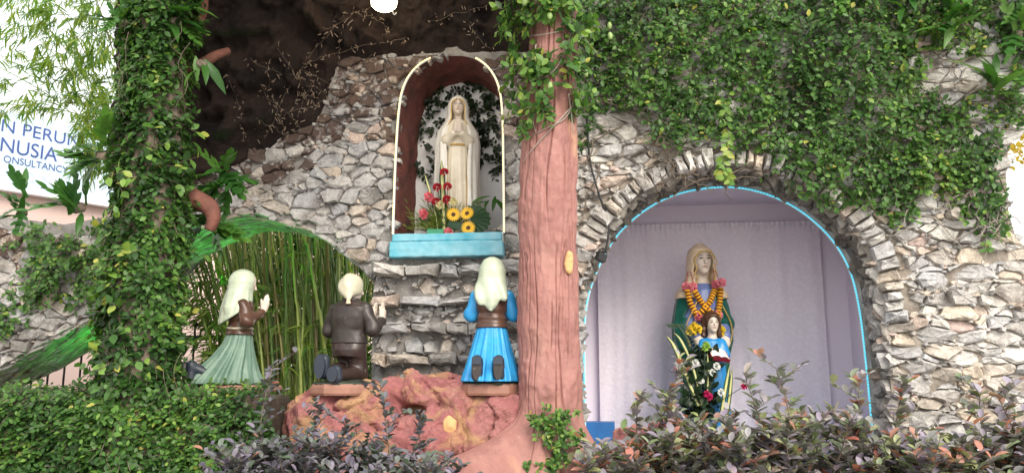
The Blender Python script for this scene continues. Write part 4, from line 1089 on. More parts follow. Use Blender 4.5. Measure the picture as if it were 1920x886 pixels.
def veil(P):
    x, y, z = P.T
    d = loft(P, [1.31, 1.36, 1.42, 1.5, 1.6, 1.68, 1.74, 1.8], [.238, .226, .175, .13, .122, .118, .098, .03], [.175, .165, .14, .13, .13, .132, .11, .03], 0., .005, 9, [.03, .03, .03, .02, .01, 0, 0, 0])
    wd = np.interp(z, [1.3, 1.42, 1.5, 1.6, 1.68, 1.71], [.1, .085, .078, .088, .075, .03]) + .006 * np.sin(z * 70)
    cut = np.maximum(np.maximum(np.abs(x) - wd, y - .02), z - 1.715)
    return smax(d, -cut, .014)
part('veil', nets('veil', veil, (-.27, -.2, 1.28), (.27, .2, 1.82), .007), 'tan_veil', anne, world=False)
for sx in (-1, 1):
    pts = [(sx * (xx + .006 * (k % 2)), yy, z) for k, (z, xx, yy) in enumerate(((1.33, .1, -.135), (1.42, .088, -.122), (1.47, .074, -.12), (1.52, .09, -.122), (1.57, .08, -.125), (1.62, .092, -.122), (1.67, .078, -.125), (1.705, .04, -.135), (1.712, 0, -.138)))]
    part('gold_trim', MB().tube(catmull(pts, 4), .0055, 6), 'gold_paint', anne, world=False)
    pts = [(sx * xx, yy, z) for z, xx, yy in ((1.3, .09, -.145), (1.2, .14, -.16), (1.1, .19, -.145), (1.0, .2, -.14), (.9, .17, -.14))]
    part('gold_trim', MB().tube(catmull(pts, 4), .005, 6), 'gold_paint', anne, world=False)
# the child belongs to the statue
CS = np.array((-.045, 0, .085), np.float32); CV = Vector((-.045, 0, .085))
def cb_(P):
    P = P - CS
    d = head_sdf(P, (.035, -.235, 1.0), .165, tilt=.1); d = smin(d, cap(P, (.035, -.225, .86), (.035, -.225, .95), .035, .035), .02)
    for sx in (-1, 1):
        d = np.minimum(d, cap(P, (.035 + sx * .085, -.22, .84), (.035 + sx * .06, -.3, .74), .022, .018))
        d = np.minimum(d, hand_sdf(P, (.035 + sx * .06, -.3, .74), (.035 + sx * .015, -.36, .72), (0, 0, 1), .7))
    return smin(d, loft(P, [.4, .6, .8, .88], [.09, .09, .08, .04], [.06, .06, .06, .04], .035, -.215), .03)
ch = part('child', nets('child', cb_, (-.2, -.4, .46), (.18, -.1, 1.21), .006), 'plaster_skin', anne, world=False)
def cd(P):
    P = P - CS
    d = loft(P, [.1, .2, .45, .65, .78, .85, .88], [.135, .13, .12, .1, .1, .085, .05], [.1, .1, .09, .075, .07, .06, .04], .035, -.22, 11, [.05, .05, .05, .04, .02, 0, 0], wob=.1)
    for sx in (-1, 1): d = smin(d, cap(P, (.035 + sx * .085, -.22, .84), (.035 + sx * .09, -.27, .74), .038, .042), .03)
    return d
part('dress', nets('dress', cd, (-.2, -.36, .16), (.18, -.1, .99), .008), 'child_blue', ch, world=False)
def hr(P):
    P = P - CS
    d = ell(P, (.035, -.22, 1.03), (.074, .085, .078))
    for sx in (-1, 1): d = smin(d, cap(P, (.035 + sx * .062, -.22, 1.03), (.035 + sx * .07, -.215, .9), .022, .02), .02)
    return smax(d + .004 * fbm(P, 40, 2, 3), -ell(P, (.035, -.32, .985), (.058, .085, .075)), .008)
part('hair', nets('hair', hr, (-.13, -.34, .93), (.11, -.1, 1.22), .005), 'hair_brown', ch, world=False)
Mb = Matrix.Rotation(R(38), 3, 'X') @ Matrix.Rotation(R(12), 3, 'Y')
bk = part('book', MB().box(CV + Vector((.03, -.355, .735)), (.17, .12, .03), Mb), 'book_red', ch, world=False)
mb = MB()
for sx in (-1, 1):
    for k in range(5):
        x0, x1 = sx * k * .016, sx * (k + 1) * .016; h0, h1 = (.022 + .01 * math.sin(k * .8), .022 + .01 * math.sin((k + 1) * .8))
        mb.add([CV + Vector((.03, -.355, .735)) + Mb @ Vector(v) for v in ((x0, -.055, h0), (x1, -.055, h1), (x1, .055, h1), (x0, .055, h0))], [(0, 1, 2, 3)])
part('page', mb, 'page_white', bk, world=False)
face_paint(ch, CV + Vector((.035, -.235, 1.0)), .165, 0, .1)
statue_base(anne, .26, .27, .08)

# ================================================================== foliage
leafmat('fig_leaf', [(0., (.02, .055, .013)), (.3, (.052, .135, .028)), (.65, (.11, .235, .045)), (.9, (.22, .36, .065)), (1., (.44, .43, .09))], trans=.32)
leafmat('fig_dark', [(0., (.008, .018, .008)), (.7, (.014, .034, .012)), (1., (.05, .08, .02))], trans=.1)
leafmat('fern_leaf', [(0., (.03, .10, .02)), (.6, (.06, .17, .03)), (1., (.13, .27, .05))], rough=.35)
leafmat('bamboo_leaf', [(0., (.05, .14, .02)), (.5, (.11, .23, .035)), (1., (.28, .34, .06))], trans=.45)
leafmat('shrub_leaf', [(0., (.13, .15, .11)), (.3, (.27, .225, .30)), (.5, (.18, .25, .10)), (.72, (.36, .31, .40)), (.88, (.31, .35, .13)), (1., (.46, .36, .44))], rough=.4, trans=.15)
leafmat('shrub_dark', [(0., (.08, .095, .09)), (.4, (.165, .14, .195)), (.7, (.11, .16, .10)), (1., (.29, .24, .33))], rough=.4, trans=.12)
leafmat('shrub_red', [(0., (.48, .16, .13)), (.5, (.55, .26, .2)), (1., (.45, .28, .22))], rough=.45, trans=.3)
plain('fig_fruit', (.30, .42, .16), (.22, .34, .1), 20, .5)
LEAF = leaf_template(.62, .10, .12)
LONG = leaf_template(.13, .25, .25, ((0, .1), (.15, .7), (.4, 1.), (.75, .6), (1., .02)))
OVAL = leaf_template(.58, .22, .10, ((.0, .05), (.25, .8), (.55, 1.), (.82, .7), (1., .05)))
def unit(a): return a / (np.linalg.norm(a, axis=-1, keepdims=True) + 1e-9)

def sprigs(origins, normals, n_leaf=(5, 9), length=(.08, .2), size=(.03, .055), droop=.4, out=.6, rg=nr):
    """short shoots that leave a surface, leaves set alternately on them"""
    pos, dirs, nrm, size_, tipv, stems = [], [], [], [], [], []
    for o, nn_ in zip(origins, normals):
        o = np.asarray(o); nn_ = np.asarray(nn_)
        d = unit(nn_ * out + rg.normal(0, .55, 3) + np.array([0, 0, -droop])); ln_ = rg.uniform(*length); k = rg.integers(*n_leaf)
        sd_ = unit(np.cross(d, nn_) + 1e-3)
        for i in range(k):
            t = (i + .5) / k; p = o + d * ln_ * t + np.array([0, 0, -droop * .25 * ln_ * t * t])
            sgn = 1 if i % 2 else -1
            pos.append(p); dirs.append(unit(d * .7 + sd_ * sgn * .9 + rg.normal(0, .25, 3)))
            nrm.append(unit(nn_ * .8 + np.array([0, 0, .6]) + rg.normal(0, .35, 3)))
            size_.append(rg.uniform(*size) * (1.15 - .45 * abs(t - .45))); tipv.append(t)
        stems.append((o, o + d * ln_))
    return tuple(np.array(a) for a in (pos, dirs, nrm, size_, tipv)) + (stems,)
def tint(tip, bias=0., rg=nr, P=None): return np.clip(rg.beta(2, 2.4, len(tip)) * .8 + (.28 * fbm(P, 3., 3, 61) if P is not None else 0) + .22 * (tip > .8) * rg.random(len(tip)) + bias + (rg.random(len(tip)) < .03) * .4, 0, 1)
def sample_poly(poly, n_, rg=random):
    xs = [p[0] for p in poly]; ys = [p[1] for p in poly]; out = []
    while len(out) < n_:
        p = (rg.uniform(min(xs), max(xs)), rg.uniform(min(ys), max(ys)))
        if pip(p, poly): out.append(p)
    return out
def stems_part(parent, stems, r=.0022):
    mb = MB()
    for a_, b_ in stems: mb.tube([a_, b_], [r * 1.3, r * .6], 3, cap=False)
    o = part('twigs', mb, 'vine_wood', parent); o['kind'] = 'stuff'
def runners(parent, paths, r, mat='vine_wood', name='runner'):
    for p in paths:
        c_ = catmull(p, 6); part(name, MB().tube(c_, [r * (1 - .6 * i / len(c_)) for i in range(len(c_))], 5).mesh(name, True), mat, parent)
def wander(px, py, steps, dx, dy, jit, off, rg):
    pts = []
    for i in range(steps): pts.append(L(*wl(px, py), off + rg.uniform(-.01, .025))); px += dx + rg.uniform(-jit, jit); py += dy + rg.uniform(-jit, jit)
    return pts
def figs(parent, pts):
    me = MB().lathe([(.002, .036), (.012, .03), (.019, .012), (.02, -.005), (.013, -.025), (.003, -.031)], n=10).mesh('fig_fruit', True); me.materials.append(MAT['fig_fruit'])
    for p in pts: part('fig_fruit', me, None, parent, M=Matrix.Translation(Vector(p)) @ Matrix.Rotation(rng.uniform(-.4, .4), 4, 'X'))

# ---- creeping fig over the upper right wall
rg = random.Random(5)
mask = wlp([(1082, -30), (1945, -30), (1945, 205), (1882, 262), (1878, 330), (1884, 440), (1860, 478), (1826, 430), (1790, 440), (1742, 492), (1690, 478), (1652, 410), (1600, 392), (1555, 398), (1500, 358), (1455, 335), (1432, 290), (1385, 296), (1340, 262), (1290, 272), (1262, 300), (1235, 262), (1190, 235), (1150, 205), (1110, 268), (1084, 285)])
vine = thing('creeping_fig', 'dense green creeping fig covering the stones above and beside the big arch', 'vine', L(wl(1500, 300)[0], wl(1500, 400)[1], 0))
def wall_sprigs(poly, n_, thick, cut, seed, sc=1.5):
    pts = np.array(sample_poly(poly, n_, random.Random(seed))); W_ = Ln(pts, 0.)
    dens = fbm(W_, sc, 3, seed); keep = dens > cut
    edge = np.array([math.dist(p, near_on(p, poly)) for p in pts]); keep &= (edge > .12 * nr.random(len(pts)))
    pts, dens = pts[keep], dens[keep]
    off = .01 + thick * np.clip(dens - cut - .3, 0, 1.2) * nr.random(len(pts)) ** .6
    return Ln(pts, off), np.repeat(np.array([WNRM]), len(pts), 0)
o_, n_ = wall_sprigs(mask, 3600, .2, -.55, 51)
ps, ds, ns, ss, tp, st = sprigs(o_, n_, size=(.02, .062))
emit_leaves(vine, LEAF, ps, ds, ns, ss, 'fig_leaf', 300, tint(tp, -.02, P=ps)); stems_part(vine, st)
# hanging strand in front of the arch
stc = catmull([L(*wl(1352, 200), .1), L(*wl(1362, 270), .16), L(*wl(1350, 320), .17), L(*wl(1358, 348), .16)], 10)
runners(vine, [stc[::6]], .004)
q = np.array([tuple(p) for p in stc]); q = np.repeat(q, 2, 0) + nr.normal(0, .012, (2 * len(q), 3))
dd = np.tile(np.array([[.8, 0, -.5], [-.8, 0, -.5]]), (len(stc), 1)) + nr.normal(0, .2, (len(q), 3))
emit_leaves(vine, LEAF, q, dd, np.array(WNRM)[None] + nr.normal(0, .3, (len(q), 3)), nr.uniform(.05, .075, len(q)), 'fig_leaf', 0, nr.uniform(.6, 1, len(q)), stuff='strand_leaves')
runners(vine, [wander(rg.uniform(1100, 1880), rg.uniform(60, 330), 6, rg.uniform(-35, 35), rg.uniform(5, 28), 14, .05, rg) for _ in range(46)], .007)
runners(vine, [wander(rg.uniform(1690, 1880), rg.uniform(340, 425), 6, rg.uniform(-22, 22), rg.uniform(4, 16), 10, .06, rg) for _ in range(24)], .007, 'root_grey')
tg_ = [wander(rg.uniform(1230, 1290), rg.uniform(300, 350), 7, rg.uniform(-9, 9), rg.uniform(-5, 6), 14, .07, rg) for _ in range(16)]
runners(vine, tg_, .006)
figs(vine, [L(*wl(x, y), .2) for x, y in ((1143, 68), (1250, 92), (1100, 155))])

# ---- creeper on the pink tree
pv = thing('creeping_fig', 'leafy creeping fig with green fruit climbing the top of the pink tree', 'vine', at(1030, 130, TY - .2))
def around(px, py, Y, rx, spread=1.): 
    c_ = at(1030 + (px - 1030) * 0, py, Y); cx_ = np.interp(c_.z, [a_[0] for a_ in pk], [a_[1] for a_ in pk])
    x = at(px, py, Y - .15).x; t = np.clip((x - cx_) / rx, -1, 1); y = Y - rx * math.sqrt(max(0, 1 - t * t))
    return (x, y, c_.z), unit(np.array([t, -math.sqrt(max(.05, 1 - t * t)), 0.]))
def trunk_sprigs(boxes, seed):
    rg_ = random.Random(seed); O_, N_ = [], []
    for x0, x1, y0, y1, k in boxes:
        for _ in range(k):
            o, nn_ = around(rg_.uniform(x0, x1), rg_.uniform(y0, y1), TY, .185); O_.append(np.array(o) + nn_ * rg_.uniform(.0, .07)); N_.append(nn_)
    return O_, N_
O_, N_ = trunk_sprigs([(970, 1090, -20, 60, 75), (968, 1020, 50, 150, 34), (1050, 1092, 50, 120, 16), (975, 1085, 120, 150, 18), (970, 1000, 150, 240, 12), (1065, 1092, 150, 235, 9), (1000, 1090, 160, 185, 8), (975, 1045, 205, 222, 9)], 3)
ps, ds, ns, ss, tp, st = sprigs(O_, N_, size=(.045, .08), length=(.1, .2))
emit_leaves(pv, LEAF, ps, ds, ns, ss, 'fig_leaf', 260, tint(tp, .12)); stems_part(pv, st)
figs(pv, [at(1031, 30, TY - .3), at(984, 4, TY - .25), at(1032, 162, TY - .27), at(1144, 68, TY)])
def tpath(pts, extra=.012): return [Vector(around(x, y, TY, .195 + extra)[0]) for x, y in pts]
runners(pv, [tpath([(1078, 60), (1060, 110), (1040, 150), (1000, 175), (982, 200)]), tpath([(1079, 140), (1078, 190), (1060, 235), (1020, 258), (980, 270)]), tpath([(1070, 215), (1045, 245), (1000, 290), (980, 310)]),
             tpath([(990, 75), (1020, 85), (1075, 70)]), tpath([(1066, 190), (1072, 230), (1076, 262)]), tpath([(1005, 100), (998, 160), (990, 210)]), tpath([(1010, 210), (1000, 240), (1005, 262)])], .0055, 'root_grey')
rv = thing('creeping_fig', 'patch of creeping fig growing at the roots of the pink tree', 'vine', at(1045, 850, TY - .35))
O_, N_ = [], []
rg_ = random.Random(9)
for x0, x1, y0, y1, k in ((1000, 1060, 775, 815, 26), (1035, 1075, 765, 800, 12), (1030, 1062, 810, 870, 18), (1058, 1095, 800, 850, 16), (985, 1040, 862, 890, 16), (1090, 1120, 845, 880, 12)):
    for _ in range(k):
        x, y = rg_.uniform(x0, x1), rg_.uniform(y0, y1); O_.append(np.array(at(x, y, TY - .255 - max(0, (y - 780) / 100 * .09)))); N_.append(np.array([(x - 1035) / 200, -1, .1]))
ps, ds, ns, ss, tp, st = sprigs(O_, N_, size=(.024, .042), length=(.04, .09), out=.8)
emit_leaves(rv, LEAF, ps, ds, ns, ss, 'fig_leaf', 150, tint(tp, .1)); stems_part(rv, st, .0015)

# ---- ivy-clad trunk
it = thing('creeping_fig', 'thick creeping fig wrapping the whole trunk next to the green lit arch', 'vine', at(290, 700, IY - .2))
O_, N_ = [], []
zsv = [a_[0] for a_ in iv]
for _ in range(2900):
    z = rg.uniform(at(0, 900, IY).z, at(0, -30, IY).z); a_ = rg.uniform(math.pi * .9, math.pi * 2.1)
    k = np.interp(z, zsv, [1.35, 1.15, 1.02, .95, .88, .9]) * .2 * (1.02 + .3 * noise(np.array([[math.cos(a_), math.sin(a_), z]]), 2.2, 3)[0]); cx_ = np.interp(z, zsv, [b_[1] for b_ in iv])
    O_.append(np.array([cx_ + k * math.cos(a_), IY + k * math.sin(a_), z])); N_.append(np.array([math.cos(a_), math.sin(a_), .1]))
ps, ds, ns, ss, tp, st = sprigs(O_, N_, size=(.036, .058), length=(.05, .13), droop=.7, n_leaf=(4, 8))
O2, N2 = [], []
for _ in range(70):
    z = rg.uniform(at(0, 760, IY).z, at(0, 230, IY).z); a_ = rg.uniform(math.pi, math.pi * 2); cx_ = np.interp(z, zsv, [b_[1] for b_ in iv]); O2.append(np.array([cx_ + .26 * math.cos(a_), IY + .26 * math.sin(a_), z])); N2.append(np.array([math.cos(a_), math.sin(a_), .2]))
p2, d2, n2, s2, t2, st2 = sprigs(O2, N2, size=(.055, .085), length=(.08, .17), droop=.2, n_leaf=(3, 6))
emit_leaves(it, LEAF, np.r_[ps, p2], np.r_[ds, d2], np.r_[ns, n2], np.r_[ss, s2], 'fig_leaf', 300, np.r_[tint(tp, -.12, P=ps), tint(t2, .28)]); stems_part(it, st + st2)
runners(it, [[at(x + rg.uniform(-12, 12), y, IY - .27) for y in range(y0, y0 + 90, 22)] for x, y0 in ((232, 100), (240, 60), (330, 40), (345, 80), (225, 130), (340, 130), (205, 680), (330, 660), (310, 690))], .0022, 'vine_wood')

# ---- low wall overgrown at the front left
lwp = [(-60, 738), (60, 732), (200, 728), (340, 722), (430, 728), (480, 738), (500, 760)]
lw = thing('low_wall', 'low earth-filled garden wall buried under creeping fig', 'wall', at(200, 900, 5.35))
def lowwall(P):
    d = np.maximum(np.abs(P[:, 1] - 5.75) - .38, np.maximum(P[:, 2] - at(200, 742, 5.6).z - .03 * noise(P, 3, 4), np.maximum(P[:, 0] - at(488, 800, 5.4).x, at(-80, 800, 5.4).x - P[:, 0])))
    return d + .02 * fbm(P, 5, 3, 8)
part('wall_core', nets('wall_core', lowwall, (at(-90, 800, 5.4).x, 5.2, .6), (at(520, 800, 5.4).x, 6.25, 1.7), .03), 'earth', lw)
gv = thing('creeping_fig', 'mat of creeping fig spreading over the low garden wall', 'vine', at(200, 890, 5.3))
O_, N_ = [], []
for _ in range(1500):
    px, py = rg.uniform(-30, 500), rg.uniform(735, 900); Y = 5.36 - .06 * noise(np.array([[px * .02, py * .02, 0]]), 1., 8)[0]
    O_.append(np.array(at(px, py, Y))); N_.append(np.array([0, -1, .35]))
for _ in range(260):
    px = rg.uniform(-30, 490); Y = rg.uniform(5.4, 6.0); p = at(px, 742, 5.6); O_.append(np.array([at(px, 742, Y).x, Y, p.z + rg.uniform(0, .04)])); N_.append(np.array([0, -.4, 1.]))
ps, ds, ns, ss, tp, st = sprigs(O_, N_, size=(.028, .048), length=(.05, .12), droop=.3, n_leaf=(4, 8))
emit_leaves(gv, LEAF, ps, ds, ns, ss, 'fig_leaf', 280, tint(tp, -.1, P=ps)); stems_part(gv, st)

# ---- creeper on the stones left of the trunk
lv = thing('creeping_fig', 'creeping fig spilling over the top of the sloping stone buttress', 'vine', L(*wl(90, 450), .1))
m2 = wlp([(-60, 395), (40, 410), (120, 425), (240, 400), (250, 520), (215, 590), (150, 560), (120, 600), (60, 610), (20, 640), (-60, 640)])
o_, n_ = wall_sprigs(m2, 560, .2, -.2, 77, 2.)
ps, ds, ns, ss, tp, st = sprigs(o_, n_, size=(.034, .06))
emit_leaves(lv, LEAF, ps, ds, ns, ss, 'fig_leaf', 200, tint(tp)); stems_part(lv, st)
# ---- dark creeper on the white back of the niche
nv = thing('creeping_fig', 'dark creeping fig on the white back of the tall niche', 'vine', L(wl(860, 300)[0], wl(860, 330)[1], -.5))
O_, N_ = [], []
for poly, k in ([(780, 180), (830, 150), (850, 178), (835, 215), (820, 250), (815, 290), (790, 300), (778, 250)], 46), ([(860, 150), (910, 150), (935, 190), (938, 310), (905, 320), (895, 270), (885, 220), (870, 190)], 85), ([(780, 300), (815, 285), (812, 330), (790, 335)], 10):
    for x, y in sample_poly(poly, k, rg): O_.append(np.array(L(*wl(x, y, -.51), -.51))); N_.append(np.array(WNRM))
ps, ds, ns, ss, tp, st = sprigs(O_, N_, size=(.035, .055), length=(.05, .13), out=.15, droop=.3)
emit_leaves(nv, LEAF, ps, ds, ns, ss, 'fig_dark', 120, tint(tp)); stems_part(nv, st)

# ---- dead creeper on the cave vault
dv = thing('dead_creeper', 'dried pale creeper stalks clinging to the dark rock vault', 'vine', L(*wl(600, 200), .3))
bpy.context.view_layer.update(); dg = bpy.context.evaluated_depsgraph_get()
def hit(px, py, ob):
    """where a line of sight meets a surface of the place"""
    a_, b_, c_ = ray(px, py); d = Vector((a_, b_, c_)).normalized(); ok, p, nn_, _ = ob.ray_cast(Vector((0, 0, CAM_Z)), d); return (p, nn_) if ok else None
mb, mt = MB(), MB()
for x, y, dx, dy, k in ((645, 30, -9, 13, 18), (640, 60, 0, 12, 14), (500, 130, 4, 11, 14), (470, 110, 12, 5, 16), (560, 130, 11, 7, 14), (760, 70, -13, 4, 16), (490, 160, 9, 9, 14), (540, 210, 8, -3, 14), (600, 60, 10, -4, 16), (430, 150, 3, 12, 12), (560, 170, 9, 4, 11), (480, 220, 7, 5, 11), (800, 40, 11, -4, 12), (700, 100, -8, 6, 9), (520, 90, 7, 10, 12), (660, 20, 8, 3, 12), (880, 40, 6, 6, 9), (590, 150, -5, 8, 9)):
    tr_ = []
    for i in range(k):
        h = hit(x, y, cv)
        if h:
            tr_.append(h[0] - h[1] * -.008)
            for _ in range(2):
                p = h[0] + h[1] * .012 + Vector((rg.gauss(0, .035), 0, rg.gauss(0, .035))); d = Vector((rg.gauss(0, .7), -.4, rg.gauss(0, 1))).normalized() * rg.uniform(.012, .024)
                mt.tube([p - d, p + d], [.0042, .0025], 4)
        x += dx + rg.uniform(-5, 5); y += dy + rg.uniform(-4, 4)
    if len(tr_) > 2: mb.tube(tr_, .002, 4)
part('stalks', mb, 'vine_wood', dv)['kind'] = 'stuff'; part('rootlets', mt, 'dry_twig', dv)['kind'] = 'stuff'

# ---- ferns with lobed fronds
def frond_mesh(lobes, ln_, w_, seed):
    rg_ = random.Random(seed); V, Fs = [], []
    def blade(p0, d, l, ww, z0):
        b0 = len(V); sx = (-d[1], d[0])
        for t, k in ((0, .5), (.3, .95), (.65, .8), (1., .03)):
            c_ = (p0[0] + d[0] * l * t, p0[1] + d[1] * l * t); zz_ = z0 - .1 * t * t * l
            V.extend([(c_[0] + sx[0] * ww * k, c_[1] + sx[1] * ww * k, zz_ + .12 * ww * k), (c_[0], c_[1], zz_), (c_[0] - sx[0] * ww * k, c_[1] - sx[1] * ww * k, zz_ + .12 * ww * k)])
        for i in range(3): b = b0 + i * 3; Fs.extend([(b, b + 1, b + 4, b + 3), (b + 1, b + 2, b + 5, b + 4)])
    drp = lambda t: -.28 * t * t * ln_
    n_ = 7
    for i in range(n_):                                        # winged midrib
        t0, t1 = i / n_, (i + 1) / n_; b = len(V); hw = w_ * .16
        V.extend([(-hw, t0 * ln_, drp(t0)), (hw, t0 * ln_, drp(t0)), (hw, t1 * ln_, drp(t1)), (-hw, t1 * ln_, drp(t1))]); Fs.append((b, b + 1, b + 2, b + 3))
    for i in range(lobes):
        t = .3 + .6 * i / lobes
        for sx in (-1, 1):
            a_ = R(38 + 12 * rg_.random()); blade((0, t * ln_), (sx * math.sin(a_), math.cos(a_)), ln_ * (.42 - .12 * t) * rg_.uniform(.85, 1.15), w_ * .2, drp(t))
    blade((0, .88 * ln_), (0, 1), ln_ * .36, w_ * .22, drp(.88))
    return mesh_np('frond', np.array(V), np.array(Fs), True)
FR = [frond_mesh(k, 1., .5, 5 + k) for k in (2, 3, 4)]
for m_ in FR: m_.materials.append(MAT['fern_leaf_one'])
FRL = leaf_template(.26, .16, .35, ((.0, .08), (.2, .6), (.45, 1.), (.75, .7), (1., .02)))
FRm = mesh_np('frond', *FRL, True); FRm.materials.append(MAT['fern_leaf_one'])
def fern(label, c, n_, ln_, axis=(0, -1, .2), spread=1.1, seed=1, plain_=False, root=True):
    c = Vector(c); t = thing('fern', label, 'fern', c, group='lobed ferns on the grotto'); rg_ = random.Random(seed); axv = Vector(axis).normalized()
    for i in range(n_):
        d = (axv + Vector((rg_.gauss(0, spread), rg_.gauss(0, spread * .4), rg_.gauss(0, spread)))).normalized(); up = (Vector((0, -.6, 1)) + Vector((rg_.gauss(0, .3), 0, 0))).normalized()
        x = d.cross(up).normalized(); z = x.cross(d); s_ = ln_ * rg_.uniform(.7, 1.15)
        m_ = Matrix((x, d, z)).transposed().to_4x4() @ Matrix.Scale(s_, 4); m_.translation = c + Vector((rg_.gauss(0, .03), 0, rg_.gauss(0, .05)))
        part('frond', FRm if plain_ or rg_.random() < .25 else rg_.choice(FR), None, t, M=m_)
    if root: part('root_ball', blob('root_ball', c, (.035, .03, .035), .009, seed, .5, 30), 'vine_wood', t)
fern('glossy lobed fern growing from the dark rock above the green arch', at(425, 330, 6.0), 15, .3, (0, -.7, -.15), .9, 1)
fern('glossy lobed fern just above the green lit arch by the red branch stub', at(400, 400, 5.9), 9, .25, (.2, -.7, -.5), .7, 2)
fern('lobed fern sprouting from the top of the ivy-clad trunk toward the vault', at(330, 40, 5.4), 12, .24, (.5, -.4, .1), .8, 3)
fern('lobed fern fronds hanging from the ivy-clad trunk near the red branch', at(380, 120, 5.45), 4, .26, (.2, -.3, -.8), .4, 4, True)
fern('pale broad fern high on the ivy-clad trunk against the sky', at(235, 45, 5.4), 9, .24, (-.5, -.4, .1), .7, 5)
fern('dark fern with drooping lobes on the ivy-clad trunk beside the sign board', at(190, 290, 5.4), 12, .26, (-.7, -.4, .1), .7, 6)
fern('large upright fern on the stone buttress below the sign board', at(150, 390, 5.5), 12, .28, (-.4, -.4, .6), .6, 7)
fern('fern with broad pale fronds at the outer end of the stone buttress', at(40, 400, 5.6), 9, .24, (-.3, -.5, .6), .7, 8)
for i, (x, y, k, l_) in enumerate(((1760, 60, 11, .3), (1842, 170, 12, .34), (1890, 80, 9, .3), (1680, 20, 8, .26), (1560, 10, 8, .22), (1900, 10, 9, .28), (1790, 10, 8, .26))):
    fern(['tall bright fern rooted in bare dark stone above the creeping fig', 'big star-shaped fern at the outer edge of the creeping fig', 'upright fern above the star-shaped fern', 'fern beside the dry brown ledge in the creeping fig', 'small fern at the top of the creeping fig', 'fern at the very top edge of the vine-covered wall', 'fern between the tall bright fern and the wall top'][i], L(*wl(x, y), .16), k, l_, (0, -.6, .4), .8, 20 + i, i in (1, 3))
fern('glossy dark leaf plant inside the tall niche beside the white statue', L(*wl(925, 372, -.2), -.2), 5, .2, (-.2, -.4, -.2), .6, 31, True, root=False)

# ---- shrubs
def shrub(label, px, Y, top, wpx, n_st, mats, seed, lsize, red=.15, n_ind=140, group=None, tall=()):
    rg_ = random.Random(seed); base = at(px, 900, Y); base.z = BED; t = thing('shrub', label, 'shrub', base, group=group)
    pos, dirs, nrm, sz, tips, stems = [], [], [], [], [], MB()
    tops = [(px + rg_.gauss(0, .28) * wpx, top + abs(rg_.gauss(0, 38)) + 42, Y + rg_.gauss(0, .16)) for _ in range(n_st)] + [(a_, b_, Y - .05) for a_, b_ in tall]
    for x, y, yy in tops:
        e = at(x, y, yy); b0 = base + Vector((rg_.gauss(0, .12), rg_.gauss(0, .1), 0)); mid = b0.lerp(e, .55) + Vector((rg_.gauss(0, .05), rg_.gauss(0, .04), .0))
        c_ = catmull([b0, mid, e], 8); stems.tube(c_, [.006 - .004 * i / len(c_) for i in range(len(c_))], 5)
        for i in range(3, len(c_)):
            up_ = i / (len(c_) - 1)
            for _ in range(3):
                az = rg_.uniform(0, 2 * math.pi); o = Vector((math.cos(az), math.sin(az), rg_.uniform(.1, .9))).normalized()
                p = c_[i].lerp(c_[i - 1], rg_.random()); pos.append(p); dirs.append(o); nrm.append(Vector((o.x * -.5 + rg_.gauss(0, .3), -.35 + o.y * -.5, 1)).normalized()); sz.append(lsize * rg_.uniform(.7, 1.25)); tips.append(up_)
            if up_ > .3 and rg_.random() < .8:                 # side shoot
                az = rg_.uniform(0, 2 * math.pi); sd_ = Vector((math.cos(az), math.sin(az) * .8, .7)).normalized(); l_ = rg_.uniform(.06, .16); stems.tube([c_[i], c_[i] + sd_ * l_], [.003, .0015], 3)
                for k in range(6):
                    a2 = rg_.uniform(0, 2 * math.pi); o = (sd_ * .7 + Vector((math.cos(a2), math.sin(a2), .2)) * .8).normalized(); pos.append(c_[i] + sd_ * l_ * (k + 1) / 6); dirs.append(o); nrm.append(Vector((-o.x * .5, -.4 - o.y * .4, 1)).normalized()); sz.append(lsize * rg_.uniform(.65, 1.1)); tips.append(up_ * .9)
    part('stems', stems.mesh('stems', True), 'vine_wood', t)
    pos, dirs, nrm = (np.array([tuple(v) for v in a_]) for a_ in (pos, dirs, nrm)); sz, tips = np.array(sz), np.array(tips)
    isred = nr.random(len(pos)) < red * np.clip(tips * 1.6 - .4, 0, 1)
    sc = tips * .5 + sz * 4 - (pos[:, 1] - Y) * .8
    g_ = ~isred; emit_leaves(t, OVAL, pos[g_], dirs[g_], nrm[g_], sz[g_], mats, n_ind, score=sc[g_])
    if isred.any(): emit_leaves(t, OVAL, pos[isred], dirs[isred], nrm[isred], sz[isred] * 1.1, 'shrub_red', 40, score=sc[isred], stuff='red_leaves')
GR = 'shrubs in front of the big arch'
for i, (x, Y, tp_, w_, tall) in enumerate(((1185, 4.75, 800, 130, [(1275, 690), (1195, 755)]), (1300, 4.7, 752, 170, [(1250, 745)]), (1420, 4.6, 745, 170, [(1455, 690), (1400, 715)]), (1545, 4.65, 748, 170, [(1610, 715)]), (1680, 4.6, 790, 170, [(1690, 725)]), (1800, 4.5, 780, 170, [(1835, 735)]), (1900, 4.5, 770, 150, [(1870, 740)]))):
    shrub(['greyish shrub at the pink tree roots with one long salmon-tipped shoot', 'mauve leaved shrub below the saint statue', 'dense mauve shrub in the middle of the arch opening', 'mauve shrub by the inner foot of the big arch', 'low reddish shrub before the outer foot of the big arch', 'salmon-tipped shrub against the pale stones', 'salmon-tipped shrub where the pale stone wall ends'][i], x, Y, tp_, w_, 15, 'shrub_leaf', 100 + i, .07, .17 if i in (0, 4, 5, 6) else .1, 150, GR, tall)
GD = 'dark purple shrubs in front of the red rocks'
